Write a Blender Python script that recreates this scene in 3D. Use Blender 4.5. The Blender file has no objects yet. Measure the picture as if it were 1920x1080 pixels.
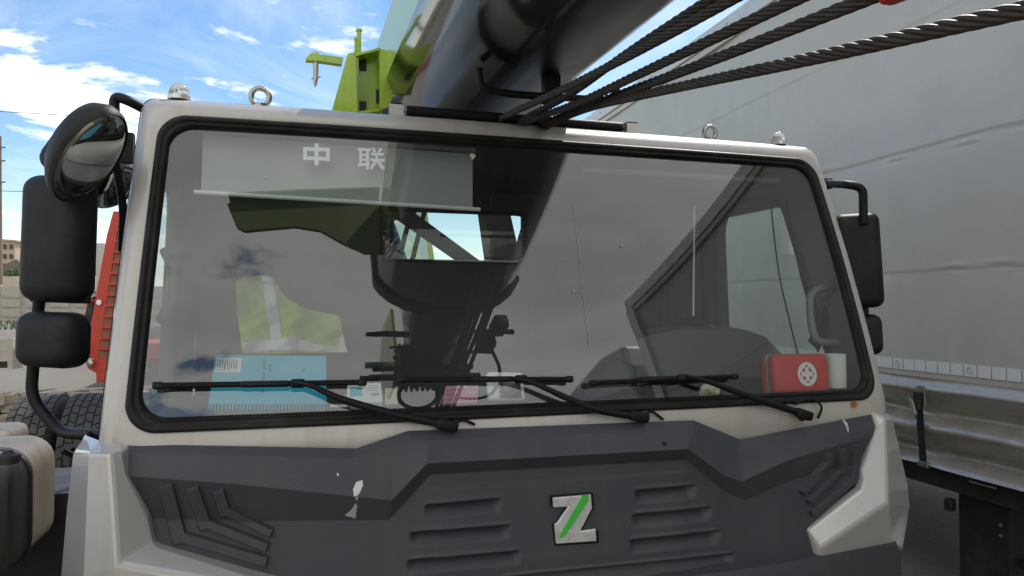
import bpy, bmesh, math, random
import numpy as np
from mathutils import Vector, Matrix

random.seed(7)
rng = np.random.default_rng(7)
R = math.radians
scene = bpy.context.scene
col = scene.collection

# ------------------------------------------------------------------ camera
F_PX = 1366.0
PITCH = R(1.34); YAW = R(-16.94)
CAM = Vector((0.0, 0.0, 1.6))
cam_data = bpy.data.cameras.new('camera')
cam_data.sensor_width = 36.0
cam_data.lens = 36.0 * F_PX / 1920.0
cam_data.clip_start = 0.05
cam_data.clip_end = 3000
cam = bpy.data.objects.new('camera', cam_data)
cam.location = CAM
cam.rotation_euler = (math.pi / 2 + PITCH, 0, YAW)
col.objects.link(cam)
scene.camera = cam

# ------------------------------------------------------------------ light
SUN_AZ = Vector((0.76, 0.65, 0)).normalized()      # high sun behind the crane, to the right
SUN_EL = R(53)
SKY_A = (5.3, 2.2, 0.0); SKY_B = (2.7, 3.3, 0.0)
SUNV = Vector((SUN_AZ.x * math.cos(SUN_EL), SUN_AZ.y * math.cos(SUN_EL), math.sin(SUN_EL)))
world = bpy.data.worlds.new('World'); scene.world = world; world.use_nodes = True
wn = world.node_tree.nodes; wl = world.node_tree.links
for n in list(wn): wn.remove(n)
w_out = wn.new('ShaderNodeOutputWorld'); w_bg = wn.new('ShaderNodeBackground')
sky = wn.new('ShaderNodeTexSky'); sky.sky_type = 'NISHITA'; sky.sun_disc = False
sky.sun_elevation = SUN_EL; sky.sun_rotation = math.atan2(SUN_AZ.x, SUN_AZ.y)
sky.air_density = 1.0; sky.dust_density = 0.3; sky.ozone_density = 1.5
w_bg.inputs['Strength'].default_value = 0.12
def wnode(t, **kw):
    n = wn.new(t)
    for k, v in kw.items(): setattr(n, k, v)
    return n
tc = wnode('ShaderNodeTexCoord')
sep = wnode('ShaderNodeSeparateXYZ'); wl.new(tc.outputs['Generated'], sep.inputs[0])
def wmath(op, a, b=None, c=None):
    n = wnode('ShaderNodeMath', operation=op)
    for i, v in enumerate((a, b, c)):
        if v is None: continue
        if isinstance(v, (int, float)): n.inputs[i].default_value = v
        else: wl.new(v, n.inputs[i])
    return n.outputs[0]
zc = wmath('MAXIMUM', wmath('ADD', sep.outputs[2], 0.06), 0.03)
cx = wmath('DIVIDE', sep.outputs[0], zc); cy = wmath('DIVIDE', sep.outputs[1], zc)
comb = wnode('ShaderNodeCombineXYZ'); wl.new(cx, comb.inputs[0]); wl.new(cy, comb.inputs[1]); comb.inputs[2].default_value = 3.7
def wnoise(scale, detail, rough, dist, vec=None, off=(0, 0, 0)):
    m = wnode('ShaderNodeMapping'); m.inputs['Location'].default_value = off
    wl.new(vec or comb.outputs[0], m.inputs[0])
    n = wnode('ShaderNodeTexNoise'); n.inputs['Scale'].default_value = scale; n.inputs['Detail'].default_value = detail
    n.inputs['Roughness'].default_value = rough; n.inputs['Distortion'].default_value = dist
    wl.new(m.outputs[0], n.inputs['Vector']); return n.outputs['Fac']
big = wnoise(0.42, 2, 0.5, 0.1, off=SKY_A)
fine = wnoise(1.25, 10, 0.60, 0.35, off=SKY_B)
wisp = wnoise(0.8, 8, 0.65, 1.2, off=(5.1, 0.7, 0))
# broken cumulus, closing to a cloud bank away from the sun (it shows in the windscreen)
bank = wnode('ShaderNodeMapRange', interpolation_type='SMOOTHSTEP'); bank.inputs[1].default_value = 0.25; bank.inputs[2].default_value = -0.55; bank.inputs[4].default_value = 0.17
wl.new(sep.outputs[1], bank.inputs[0])
mixn = wmath('ADD', wmath('ADD', wmath('MULTIPLY', big, 0.42), wmath('MULTIPLY', fine, 0.58)), bank.outputs[0])
ramp = wnode('ShaderNodeMapRange', interpolation_type='SMOOTHSTEP'); ramp.inputs[1].default_value = 0.532; ramp.inputs[2].default_value = 0.592
wl.new(mixn, ramp.inputs[0])
veil = wnode('ShaderNodeMapRange', interpolation_type='SMOOTHSTEP'); veil.inputs[1].default_value = 0.42; veil.inputs[2].default_value = 0.80
veil.inputs[4].default_value = 0.30
wl.new(wmath('ADD', wisp, bank.outputs[0]), veil.inputs[0])
hz = wnode('ShaderNodeMapRange'); hz.inputs[1].default_value = 0.0; hz.inputs[2].default_value = 0.16; hz.inputs[3].default_value = 0.5; hz.inputs[4].default_value = 0.0
wl.new(sep.outputs[2], hz.inputs[0])
mask = wmath('MAXIMUM', wmath('MAXIMUM', ramp.outputs[0], veil.outputs[0]), hz.outputs[0])
# cloud bodies: white with softly greyer bellies
body = wnode('ShaderNodeMapRange'); body.inputs[1].default_value = 0.56; body.inputs[2].default_value = 0.72; body.inputs[3].default_value = 9.6; body.inputs[4].default_value = 6.6
wl.new(mixn, body.inputs[0])
cc = wnode('ShaderNodeCombineColor'); wl.new(body.outputs[0], cc.inputs[0]); wl.new(wmath('MULTIPLY', body.outputs[0], 0.985), cc.inputs[1]); wl.new(wmath('MULTIPLY', body.outputs[0], 0.955), cc.inputs[2])
# the clear sky keeps its deep blue
sat = wnode('ShaderNodeHueSaturation'); sat.inputs['Saturation'].default_value = 1.2; sat.inputs['Value'].default_value = 1.0; wl.new(sky.outputs[0], sat.inputs['Color'])
cmix = wnode('ShaderNodeMix', data_type='RGBA'); wl.new(mask, cmix.inputs[0])
wl.new(sat.outputs[0], cmix.inputs[6]); wl.new(cc.outputs[0], cmix.inputs[7])
wl.new(cmix.outputs[2], w_bg.inputs[0]); wl.new(w_bg.outputs[0], w_out.inputs[0])

sun_data = bpy.data.lights.new('sun', 'SUN'); sun_data.energy = 3.2; sun_data.angle = R(0.53); sun_data.color = (1, 0.955, 0.89)
sun = bpy.data.objects.new('sun', sun_data); sun.rotation_euler = SUNV.to_track_quat('Z', 'Y').to_euler(); sun.location = (3, 4, 12)
col.objects.link(sun)
scene.view_settings.view_transform = 'Standard'; scene.view_settings.look = 'None'
scene.view_settings.exposure = 0.55; scene.view_settings.gamma = 1.0
scene.view_settings.use_curve_mapping = False
scene.render.engine = 'CYCLES'
scene.cycles.max_bounces = 10; scene.cycles.transparent_max_bounces = 16; scene.cycles.glossy_bounces = 6
scene.cycles.caustics_reflective = False; scene.cycles.caustics_refractive = False

# ------------------------------------------------------------------ measuring helpers
def ray(px, py):
    d = Vector(((px - 960) / F_PX, 1.0, (540 - py) / F_PX))
    return Matrix.Rotation(YAW, 3, 'Z') @ (Matrix.Rotation(PITCH, 3, 'X') @ d)
def aty(px, py, Y): r = ray(px, py); return CAM + r * (Y / r.y)
def atz(px, py, z): r = ray(px, py); return CAM + r * ((z - CAM.z) / r.z)
def atx(px, py, X): r = ray(px, py); return CAM + r * (X / r.x)
def atd(px, py, d): return CAM + ray(px, py) * d

# ------------------------------------------------------------------ materials
MATS = {}
def new_mat(name):
    m = bpy.data.materials.new(name); m.use_nodes = True
    return m, m.node_tree.nodes, m.node_tree.links, m.node_tree.nodes['Principled BSDF']
def mat(name, rgb, rough=0.5, metal=0.0, var=0.12, vscale=6.0, bump=0.0, bscale=120.0, coat=0.0, coat_rough=0.05,
        spec=0.5, dirt=None, dirt_amt=0.0, dirt_scale=3.0, rvar=0.1, stretch=(1, 1, 1), trans=0.0):
    m, N, L, b = new_mat(name)
    tcn = N.new('ShaderNodeTexCoord'); mp = N.new('ShaderNodeMapping'); mp.inputs['Scale'].default_value = stretch
    L.new(tcn.outputs['Object'], mp.inputs[0])
    n1 = N.new('ShaderNodeTexNoise'); n1.inputs['Scale'].default_value = vscale; n1.inputs['Detail'].default_value = 7; n1.inputs['Roughness'].default_value = 0.62
    L.new(mp.outputs[0], n1.inputs['Vector'])
    mx = N.new('ShaderNodeMix'); mx.data_type = 'RGBA'
    mx.inputs[6].default_value = tuple(c * (1 - var) for c in rgb) + (1,); mx.inputs[7].default_value = tuple(min(1, c * (1 + var)) for c in rgb) + (1,)
    L.new(n1.outputs['Fac'], mx.inputs[0])
    out = mx.outputs[2]
    if dirt:
        n2 = N.new('ShaderNodeTexNoise'); n2.inputs['Scale'].default_value = dirt_scale; n2.inputs['Detail'].default_value = 9; n2.inputs['Roughness'].default_value = 0.7
        L.new(mp.outputs[0], n2.inputs['Vector'])
        mr = N.new('ShaderNodeMapRange'); mr.inputs[1].default_value = 0.48; mr.inputs[2].default_value = 0.72; mr.inputs[4].default_value = dirt_amt
        L.new(n2.outputs['Fac'], mr.inputs[0])
        m2 = N.new('ShaderNodeMix'); m2.data_type = 'RGBA'; m2.inputs[7].default_value = tuple(dirt) + (1,)
        L.new(mr.outputs[0], m2.inputs[0]); L.new(out, m2.inputs[6]); out = m2.outputs[2]
    L.new(out, b.inputs['Base Color'])
    rr = N.new('ShaderNodeMapRange'); rr.inputs[3].default_value = max(0.02, rough - rvar); rr.inputs[4].default_value = min(1, rough + rvar)
    L.new(n1.outputs['Fac'], rr.inputs[0]); L.new(rr.outputs[0], b.inputs['Roughness'])
    b.inputs['Metallic'].default_value = metal; b.inputs['Coat Weight'].default_value = coat; b.inputs['Coat Roughness'].default_value = coat_rough
    b.inputs['Specular IOR Level'].default_value = spec
    if trans:
        b.inputs['Transmission Weight'].default_value = trans
    if bump:
        n3 = N.new('ShaderNodeTexNoise'); n3.inputs['Scale'].default_value = bscale; n3.inputs['Detail'].default_value = 4
        L.new(mp.outputs[0], n3.inputs['Vector'])
        bp = N.new('ShaderNodeBump'); bp.inputs['Strength'].default_value = bump; bp.inputs['Distance'].default_value = 0.01
        L.new(n3.outputs['Fac'], bp.inputs['Height']); L.new(bp.outputs[0], b.inputs['Normal'])
    MATS[name] = m
    return m
def glass_mat(name, tint, f0=0.08, dust=0.03, dust_rgb=(0.5, 0.48, 0.45), rough=0.0, dscale=2.0):
    m, N, L, b = new_mat(name); N.remove(b)
    out = N['Material Output']
    tr = N.new('ShaderNodeBsdfTransparent'); tr.inputs[0].default_value = tuple(tint) + (1,)
    gl = N.new('ShaderNodeBsdfGlossy'); gl.inputs['Roughness'].default_value = rough; gl.inputs[0].default_value = (1, 1, 1, 1)
    lw = N.new('ShaderNodeLayerWeight'); lw.inputs[0].default_value = 0.5
    pw = N.new('ShaderNodeMath'); pw.operation = 'POWER'; pw.inputs[1].default_value = 5; L.new(lw.outputs['Facing'], pw.inputs[0])
    ma = N.new('ShaderNodeMath'); ma.operation = 'MULTIPLY_ADD'; ma.inputs[1].default_value = 1 - f0; ma.inputs[2].default_value = f0; L.new(pw.outputs[0], ma.inputs[0])
    df = N.new('ShaderNodeBsdfDiffuse'); df.inputs[0].default_value = tuple(dust_rgb) + (1,)
    tcn = N.new('ShaderNodeTexCoord')
    mp = N.new('ShaderNodeMapping'); mp.inputs['Scale'].default_value = (1, 1, 0.45); L.new(tcn.outputs['Object'], mp.inputs[0])
    n1 = N.new('ShaderNodeTexNoise'); n1.inputs['Scale'].default_value = dscale; n1.inputs['Detail'].default_value = 8; n1.inputs['Roughness'].default_value = 0.7
    L.new(mp.outputs[0], n1.inputs['Vector'])
    n2 = N.new('ShaderNodeTexVoronoi'); n2.inputs['Scale'].default_value = 55; L.new(tcn.outputs['Object'], n2.inputs['Vector'])
    sp = N.new('ShaderNodeMapRange'); sp.inputs[1].default_value = 0.10; sp.inputs[2].default_value = 0.06; sp.inputs[4].default_value = 0.16; L.new(n2.outputs['Distance'], sp.inputs[0])
    mr = N.new('ShaderNodeMapRange'); mr.inputs[1].default_value = 0.35; mr.inputs[2].default_value = 0.8; mr.inputs[3].default_value = dust * 0.35; mr.inputs[4].default_value = dust * 2.0
    L.new(n1.outputs['Fac'], mr.inputs[0])
    spm = N.new('ShaderNodeMath'); spm.operation = 'MULTIPLY'; L.new(sp.outputs[0], spm.inputs[0]); L.new(n1.outputs['Fac'], spm.inputs[1])
    ad = N.new('ShaderNodeMath'); ad.operation = 'ADD'; L.new(mr.outputs[0], ad.inputs[0])
    if dust > 0: L.new(spm.outputs[0], ad.inputs[1])
    else: ad.inputs[1].default_value = 0
    mx0 = N.new('ShaderNodeMixShader'); L.new(ad.outputs[0], mx0.inputs[0]); L.new(tr.outputs[0], mx0.inputs[1]); L.new(df.outputs[0], mx0.inputs[2])
    mx = N.new('ShaderNodeMixShader'); L.new(ma.outputs[0], mx.inputs[0]); L.new(mx0.outputs[0], mx.inputs[1]); L.new(gl.outputs[0], mx.inputs[2])
    L.new(mx.outputs[0], out.inputs[0])
    MATS[name] = m
    return m

PAINT = mat('cab_paint', (0.46, 0.44, 0.41), 0.34, 0.15, var=0.04, vscale=3, coat=0.5, coat_rough=0.12, dirt=(0.30, 0.26, 0.21), dirt_amt=0.28, dirt_scale=4)
PAINT_GLOSS = mat('corner_paint', (0.50, 0.49, 0.475), 0.3, 0.25, var=0.03, vscale=3, coat=0.7, coat_rough=0.06, dirt=(0.33, 0.3, 0.26), dirt_amt=0.12)
PANEL = mat('panel_plastic', (0.048, 0.053, 0.063), 0.5, spec=0.35, var=0.14, vscale=4, bump=0.12, bscale=420, dirt=(0.085, 0.083, 0.08), dirt_amt=0.35, dirt_scale=5)
RUBBER = mat('rubber', (0.009, 0.009, 0.009), 0.5, spec=0.22, var=0.3, vscale=8, bump=0.1, bscale=160, dirt=(0.07, 0.062, 0.05), dirt_amt=0.35, dirt_scale=9)
BLACK = mat('black_plastic', (0.008, 0.008, 0.009), 0.5, spec=0.25, var=0.15, vscale=10, bump=0.14, bscale=520)
MIRROR_BLACK = mat('mirror_plastic', (0.010, 0.0105, 0.012), 0.5, spec=0.25, var=0.12, vscale=6, bump=0.12, bscale=650, dirt=(0.06, 0.055, 0.048), dirt_amt=0.3, dirt_scale=5)
STEEL = mat('steel', (0.42, 0.41, 0.39), 0.38, 0.9, var=0.15, vscale=30)
ZINC = mat('zinc', (0.5, 0.48, 0.44), 0.45, 0.7, var=0.2, vscale=40, dirt=(0.2, 0.1, 0.05), dirt_amt=0.5, dirt_scale=20)
CHROME = mat('chrome', (0.72, 0.72, 0.71), 0.3, 0.45, var=0.08, vscale=20, dirt=(0.2, 0.2, 0.2), dirt_amt=0.6, dirt_scale=35)
MIRROR = mat('mirror_glass', (0.60, 0.62, 0.61), 0.02, 1.0, var=0.01, rvar=0.005)
BOOM_BLACK = mat('boom_black', (0.012, 0.011, 0.010), 0.12, var=0.25, vscale=2, coat=0.6, coat_rough=0.07, spec=0.6, dirt=(0.05, 0.043, 0.036), dirt_amt=0.6, dirt_scale=1.6, rvar=0.08)
def boom_mat():
    m = BOOM_BLACK; N, L = m.node_tree.nodes, m.node_tree.links; b = N['Principled BSDF']
    g_ = N.new('ShaderNodeNewGeometry'); sx = N.new('ShaderNodeSeparateXYZ'); L.new(g_.outputs['Position'], sx.inputs[0])
    nz = N.new('ShaderNodeTexNoise'); nz.inputs['Scale'].default_value = 2.6; nz.inputs['Detail'].default_value = 6; L.new(g_.outputs['Position'], nz.inputs['Vector'])
    ad = N.new('ShaderNodeMath'); ad.operation = 'MULTIPLY_ADD'; ad.inputs[1].default_value = 0.28; L.new(nz.outputs['Fac'], ad.inputs[0]); L.new(sx.outputs[0], ad.inputs[2])
    mr = N.new('ShaderNodeMapRange'); mr.inputs[1].default_value = 0.76; mr.inputs[2].default_value = 0.92; L.new(ad.outputs[0], mr.inputs[0])
    m2 = N.new('ShaderNodeMapRange'); m2.inputs[1].default_value = 1.17; m2.inputs[2].default_value = 1.10; L.new(ad.outputs[0], m2.inputs[0])
    mu = N.new('ShaderNodeMath'); mu.operation = 'MULTIPLY'; L.new(mr.outputs[0], mu.inputs[0]); L.new(m2.outputs[0], mu.inputs[1])
    old = b.inputs['Roughness'].links[0].from_socket
    mx = N.new('ShaderNodeMix'); mx.inputs[3].default_value = 0.42; L.new(mu.outputs[0], mx.inputs[0]); L.new(old, mx.inputs[2]); L.new(mx.outputs[0], b.inputs['Roughness'])
    inv = N.new('ShaderNodeMapRange'); inv.inputs[3].default_value = 0.8; inv.inputs[4].default_value = 0.0; L.new(mu.outputs[0], inv.inputs[0]); L.new(inv.outputs[0], b.inputs['Coat Weight'])
    iv2 = N.new('ShaderNodeMapRange'); iv2.inputs[3].default_value = 0.6; iv2.inputs[4].default_value = 0.28; L.new(mu.outputs[0], iv2.inputs[0]); L.new(iv2.outputs[0], b.inputs['Specular IOR Level'])
boom_mat()
GREEN = mat('crane_green', (0.33, 0.50, 0.03), 0.28, var=0.07, vscale=5, coat=0.4, dirt=(0.14, 0.16, 0.03), dirt_amt=0.3, dirt_scale=7)
GREEN_GLOSS = mat('boom_green', (0.40, 0.55, 0.10), 0.24, var=0.04, vscale=2, coat=0.3, coat_rough=0.12, rvar=0.03)
ROPE = mat('wire_rope', (0.068, 0.055, 0.044), 0.5, 0.2, spec=0.3, var=0.35, vscale=60, dirt=(0.014, 0.012, 0.010), dirt_amt=0.7, dirt_scale=14)
DASH = mat('dash_plastic', (0.042, 0.042, 0.042), 0.55, var=0.08, vscale=4, bump=0.12, bscale=420)
LINING = mat('cab_lining', (0.17, 0.17, 0.17), 0.85, var=0.05, vscale=3)
LINING_DARK = mat('cab_lining_dark', (0.055, 0.058, 0.062), 0.8, var=0.1, vscale=5)
SEAT = mat('seat_cloth', (0.05, 0.056, 0.072), 0.9, var=0.15, vscale=20, bump=0.1, bscale=60)
TRIM = mat('grey_trim', (0.15, 0.165, 0.175), 0.5, var=0.08)
GLASS = glass_mat('windscreen_glass', (0.84, 0.89, 0.87), 0.105, 0.016)
SIDE_GLASS = glass_mat('side_glass', (0.80, 0.86, 0.84), 0.07, 0.01)
LAMP_CLEAR = mat('clear_plastic', (0.86, 0.86, 0.82), 0.08, var=0.05, trans=0.75, spec=0.6)
BLUE = mat('book_blue', (0.05, 0.45, 0.62), 0.4, var=0.08, vscale=5, coat=0.3)
PAPER = mat('white_paper', (0.74, 0.74, 0.72), 0.7, var=0.05, vscale=10)
INK = mat('ink', (0.05, 0.06, 0.08), 0.7, var=0.05)
RED = mat('red_case', (0.55, 0.025, 0.02), 0.42, var=0.10, vscale=10, bump=0.12, bscale=300)
REDPAINT = mat('red_paint', (0.48, 0.045, 0.025), 0.5, var=0.15, vscale=4, dirt=(0.2, 0.08, 0.05), dirt_amt=0.4)
WOOD = mat('ramp_wood', (0.24, 0.10, 0.06), 0.8, var=0.3, vscale=12, stretch=(1, 1, 6))
VEST = mat('vest_fabric', (0.46, 0.66, 0.12), 0.85, var=0.08, vscale=14, bump=0.2, bscale=90)
STRIPE = mat('reflective_stripe', (0.82, 0.83, 0.85), 0.45, var=0.08, vscale=20)
PINK = mat('pink_card', (0.62, 0.34, 0.40), 0.7, var=0.05)
PINK_DARK = mat('pink_pattern', (0.56, 0.20, 0.28), 0.7)
CREAM = mat('cream_paper', (0.58, 0.56, 0.38), 0.8, var=0.1, vscale=30)
BEIGE = mat('beige_card', (0.52, 0.46, 0.36), 0.8, var=0.08)
YELLOW = mat('yellow_print', (0.75, 0.52, 0.03), 0.5)
DEVICE = mat('device_white', (0.70, 0.71, 0.72), 0.35, var=0.03)
SCREEN = mat('device_screen', (0.05, 0.055, 0.06), 0.15)
BLIND = mat('blind_cloth', (0.30, 0.31, 0.315), 0.7, var=0.04, vscale=4)
STICKER = mat('sticker', (0.80, 0.80, 0.80), 0.6, var=0.03)
EMBLEM_GREEN = mat('emblem_green', (0.06, 0.46, 0.06), 0.35, var=0.06)
RUST = mat('rust', (0.30, 0.12, 0.02), 0.9, var=0.4, vscale=60)
HEM = mat('curtain_hem', (0.47, 0.435, 0.385), 0.27, 0.3, var=0.06, vscale=3, coat=0.2, coat_rough=0.2, dirt=(0.19, 0.165, 0.135), dirt_amt=0.5, dirt_scale=4)
CURTAIN = mat('trailer_curtain', (0.52, 0.50, 0.462), 0.42, var=0.03, vscale=1.2, bump=0.03, bscale=9, coat=0.25, coat_rough=0.25, dirt=(0.30, 0.28, 0.25), dirt_amt=0.35, dirt_scale=1.4)
ALU = mat('aluminium_rail', (0.66, 0.65, 0.61), 0.4, 0.35, var=0.08, vscale=8, dirt=(0.4, 0.36, 0.3), dirt_amt=0.4)
TAPE = mat('reflective_tape', (0.74, 0.76, 0.76), 0.3, var=0.06, vscale=12)
TAPE_MARK = mat('tape_mark', (0.45, 0.46, 0.47), 0.4)
CHASSIS = mat('chassis_black', (0.016, 0.015, 0.015), 0.55, var=0.3, vscale=6, dirt=(0.07, 0.06, 0.05), dirt_amt=0.55, dirt_scale=5)
TANK = mat('tank_paint', (0.145, 0.128, 0.10), 0.5, 0.1, var=0.2, vscale=5, dirt=(0.07, 0.056, 0.038), dirt_amt=0.95, dirt_scale=7, stretch=(1, 1.4, .35))
TYRE = mat('tyre_rubber', (0.045, 0.044, 0.043), 0.75, var=0.2, vscale=12, bump=0.2, bscale=120, dirt=(0.16, 0.15, 0.13), dirt_amt=0.4, dirt_scale=6)
WHITEPAINT = mat('white_paint', (0.72, 0.71, 0.68), 0.4, var=0.06, vscale=3, dirt=(0.35, 0.31, 0.26), dirt_amt=0.4)
CONCRETE = mat('concrete', (0.40, 0.375, 0.32), 0.9, var=0.2, vscale=3, bump=0.4, bscale=20, dirt=(0.2, 0.18, 0.14), dirt_amt=0.5, dirt_scale=2)
STONE = mat('rubble_stone', (0.34, 0.30, 0.23), 0.95, var=0.3, vscale=9, bump=0.6, bscale=25, dirt=(0.14, 0.11, 0.08), dirt_amt=0.7, dirt_scale=7)
BRICK = mat('beige_brick', (0.46, 0.36, 0.27), 0.9, var=0.12, vscale=4)
DARKGLASS = mat('dark_pane', (0.03, 0.035, 0.045), 0.08, var=0.1)
BARK = mat('bark', (0.10, 0.07, 0.05), 0.95, var=0.3, vscale=20)
LEAF = mat('leaf', (0.055, 0.10, 0.03), 0.6, var=0.4, vscale=3)
POLE = mat('pole', (0.22, 0.17, 0.13), 0.9, var=0.2)
ORANGE = mat('orange_lens', (0.75, 0.22, 0.03), 0.25)
TRACTOR = mat('tractor_paint', (0.62, 0.62, 0.61), 0.3, var=0.04, coat=0.5)

def weather(m, spot_rgb, spot_amt, run_rgb, run_amt, scale=260.0):
    N, L = m.node_tree.nodes, m.node_tree.links; b = N['Principled BSDF']; src = b.inputs['Base Color'].links[0].from_socket
    g_ = N.new('ShaderNodeTexCoord')
    mp = N.new('ShaderNodeMapping'); mp.inputs['Scale'].default_value = (22, 22, 1.3); L.new(g_.outputs['Object'], mp.inputs[0])
    rn = N.new('ShaderNodeTexNoise'); rn.inputs['Scale'].default_value = 1.0; rn.inputs['Detail'].default_value = 5; L.new(mp.outputs[0], rn.inputs['Vector'])
    r1 = N.new('ShaderNodeMapRange'); r1.inputs[1].default_value = 0.54; r1.inputs[2].default_value = 0.74; r1.inputs[4].default_value = run_amt; L.new(rn.outputs['Fac'], r1.inputs[0])
    m1 = N.new('ShaderNodeMix'); m1.data_type = 'RGBA'; m1.inputs[7].default_value = run_rgb + (1,); L.new(r1.outputs[0], m1.inputs[0]); L.new(src, m1.inputs[6])
    sp = N.new('ShaderNodeTexNoise'); sp.inputs['Scale'].default_value = scale; sp.inputs['Detail'].default_value = 2; L.new(g_.outputs['Object'], sp.inputs['Vector'])
    bg_ = N.new('ShaderNodeTexNoise'); bg_.inputs['Scale'].default_value = 7; bg_.inputs['Detail'].default_value = 3; L.new(g_.outputs['Object'], bg_.inputs['Vector'])
    ad = N.new('ShaderNodeMath'); ad.operation = 'MULTIPLY_ADD'; ad.inputs[1].default_value = 0.25; L.new(bg_.outputs['Fac'], ad.inputs[0]); L.new(sp.outputs['Fac'], ad.inputs[2])
    r2 = N.new('ShaderNodeMapRange'); r2.inputs[1].default_value = 0.83; r2.inputs[2].default_value = 0.88; r2.inputs[4].default_value = spot_amt; L.new(ad.outputs[0], r2.inputs[0])
    m2 = N.new('ShaderNodeMix'); m2.data_type = 'RGBA'; m2.inputs[7].default_value = spot_rgb + (1,); L.new(r2.outputs[0], m2.inputs[0]); L.new(m1.outputs[2], m2.inputs[6]); L.new(m2.outputs[2], b.inputs['Base Color'])
weather(PANEL, (0.18, 0.17, 0.155), 0.5, (0.075, 0.074, 0.072), 0.4)
weather(PAINT, (0.16, 0.12, 0.08), 0.6, (0.30, 0.265, 0.22), 0.35)
weather(PAINT_GLOSS, (0.2, 0.17, 0.13), 0.5, (0.36, 0.335, 0.30), 0.25)
weather(MIRROR_BLACK, (0.12, 0.11, 0.10), 0.6, (0.03, 0.028, 0.025), 0.5)
weather(CURTAIN, (0.30, 0.27, 0.23), 0.5, (0.45, 0.425, 0.385), 0.16, 90)
weather(GREEN, (0.10, 0.10, 0.04), 0.6, (0.20, 0.26, 0.05), 0.4, 160)

# ground material: pale trodden gravel and concrete
def ground_mat(name, c0, c1, c2):
    m, N, L, b = new_mat(name)
    g = N.new('ShaderNodeNewGeometry')
    a = N.new('ShaderNodeTexNoise'); a.inputs['Scale'].default_value = 0.35; a.inputs['Detail'].default_value = 8; L.new(g.outputs['Position'], a.inputs['Vector'])
    f = N.new('ShaderNodeTexNoise'); f.inputs['Scale'].default_value = 14; f.inputs['Detail'].default_value = 6; f.inputs['Roughness'].default_value = 0.75; L.new(g.outputs['Position'], f.inputs['Vector'])
    m1 = N.new('ShaderNodeMix'); m1.data_type = 'RGBA'; m1.inputs[6].default_value = c0 + (1,); m1.inputs[7].default_value = c1 + (1,)
    r1 = N.new('ShaderNodeMapRange'); r1.inputs[1].default_value = 0.4; r1.inputs[2].default_value = 0.6; L.new(a.outputs['Fac'], r1.inputs[0]); L.new(r1.outputs[0], m1.inputs[0])
    m2 = N.new('ShaderNodeMix'); m2.data_type = 'RGBA'; m2.inputs[7].default_value = c2 + (1,); L.new(m1.outputs[2], m2.inputs[6])
    r2 = N.new('ShaderNodeMapRange'); r2.inputs[1].default_value = 0.5; r2.inputs[2].default_value = 0.68; r2.inputs[4].default_value = 0.7; L.new(f.outputs['Fac'], r2.inputs[0]); L.new(r2.outputs[0], m2.inputs[0])
    L.new(m2.outputs[2], b.inputs['Base Color']); b.inputs['Roughness'].default_value = 0.95
    bp = N.new('ShaderNodeBump'); bp.inputs['Strength'].default_value = 0.6; bp.inputs['Distance'].default_value = 0.03
    L.new(f.outputs['Fac'], bp.inputs['Height']); L.new(bp.outputs[0], b.inputs['Normal'])
    return m
GREEN_DARK = mat('bracket_green', (0.16, 0.21, 0.05), 0.5, var=0.2, vscale=8)
GROUND = ground_mat('ground_gravel', (0.20, 0.168, 0.13), (0.155, 0.131, 0.102), (0.10, 0.085, 0.066))
LOT = ground_mat('lot_gravel', (0.165, 0.148, 0.122), (0.135, 0.122, 0.10), (0.10, 0.09, 0.073))

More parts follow.
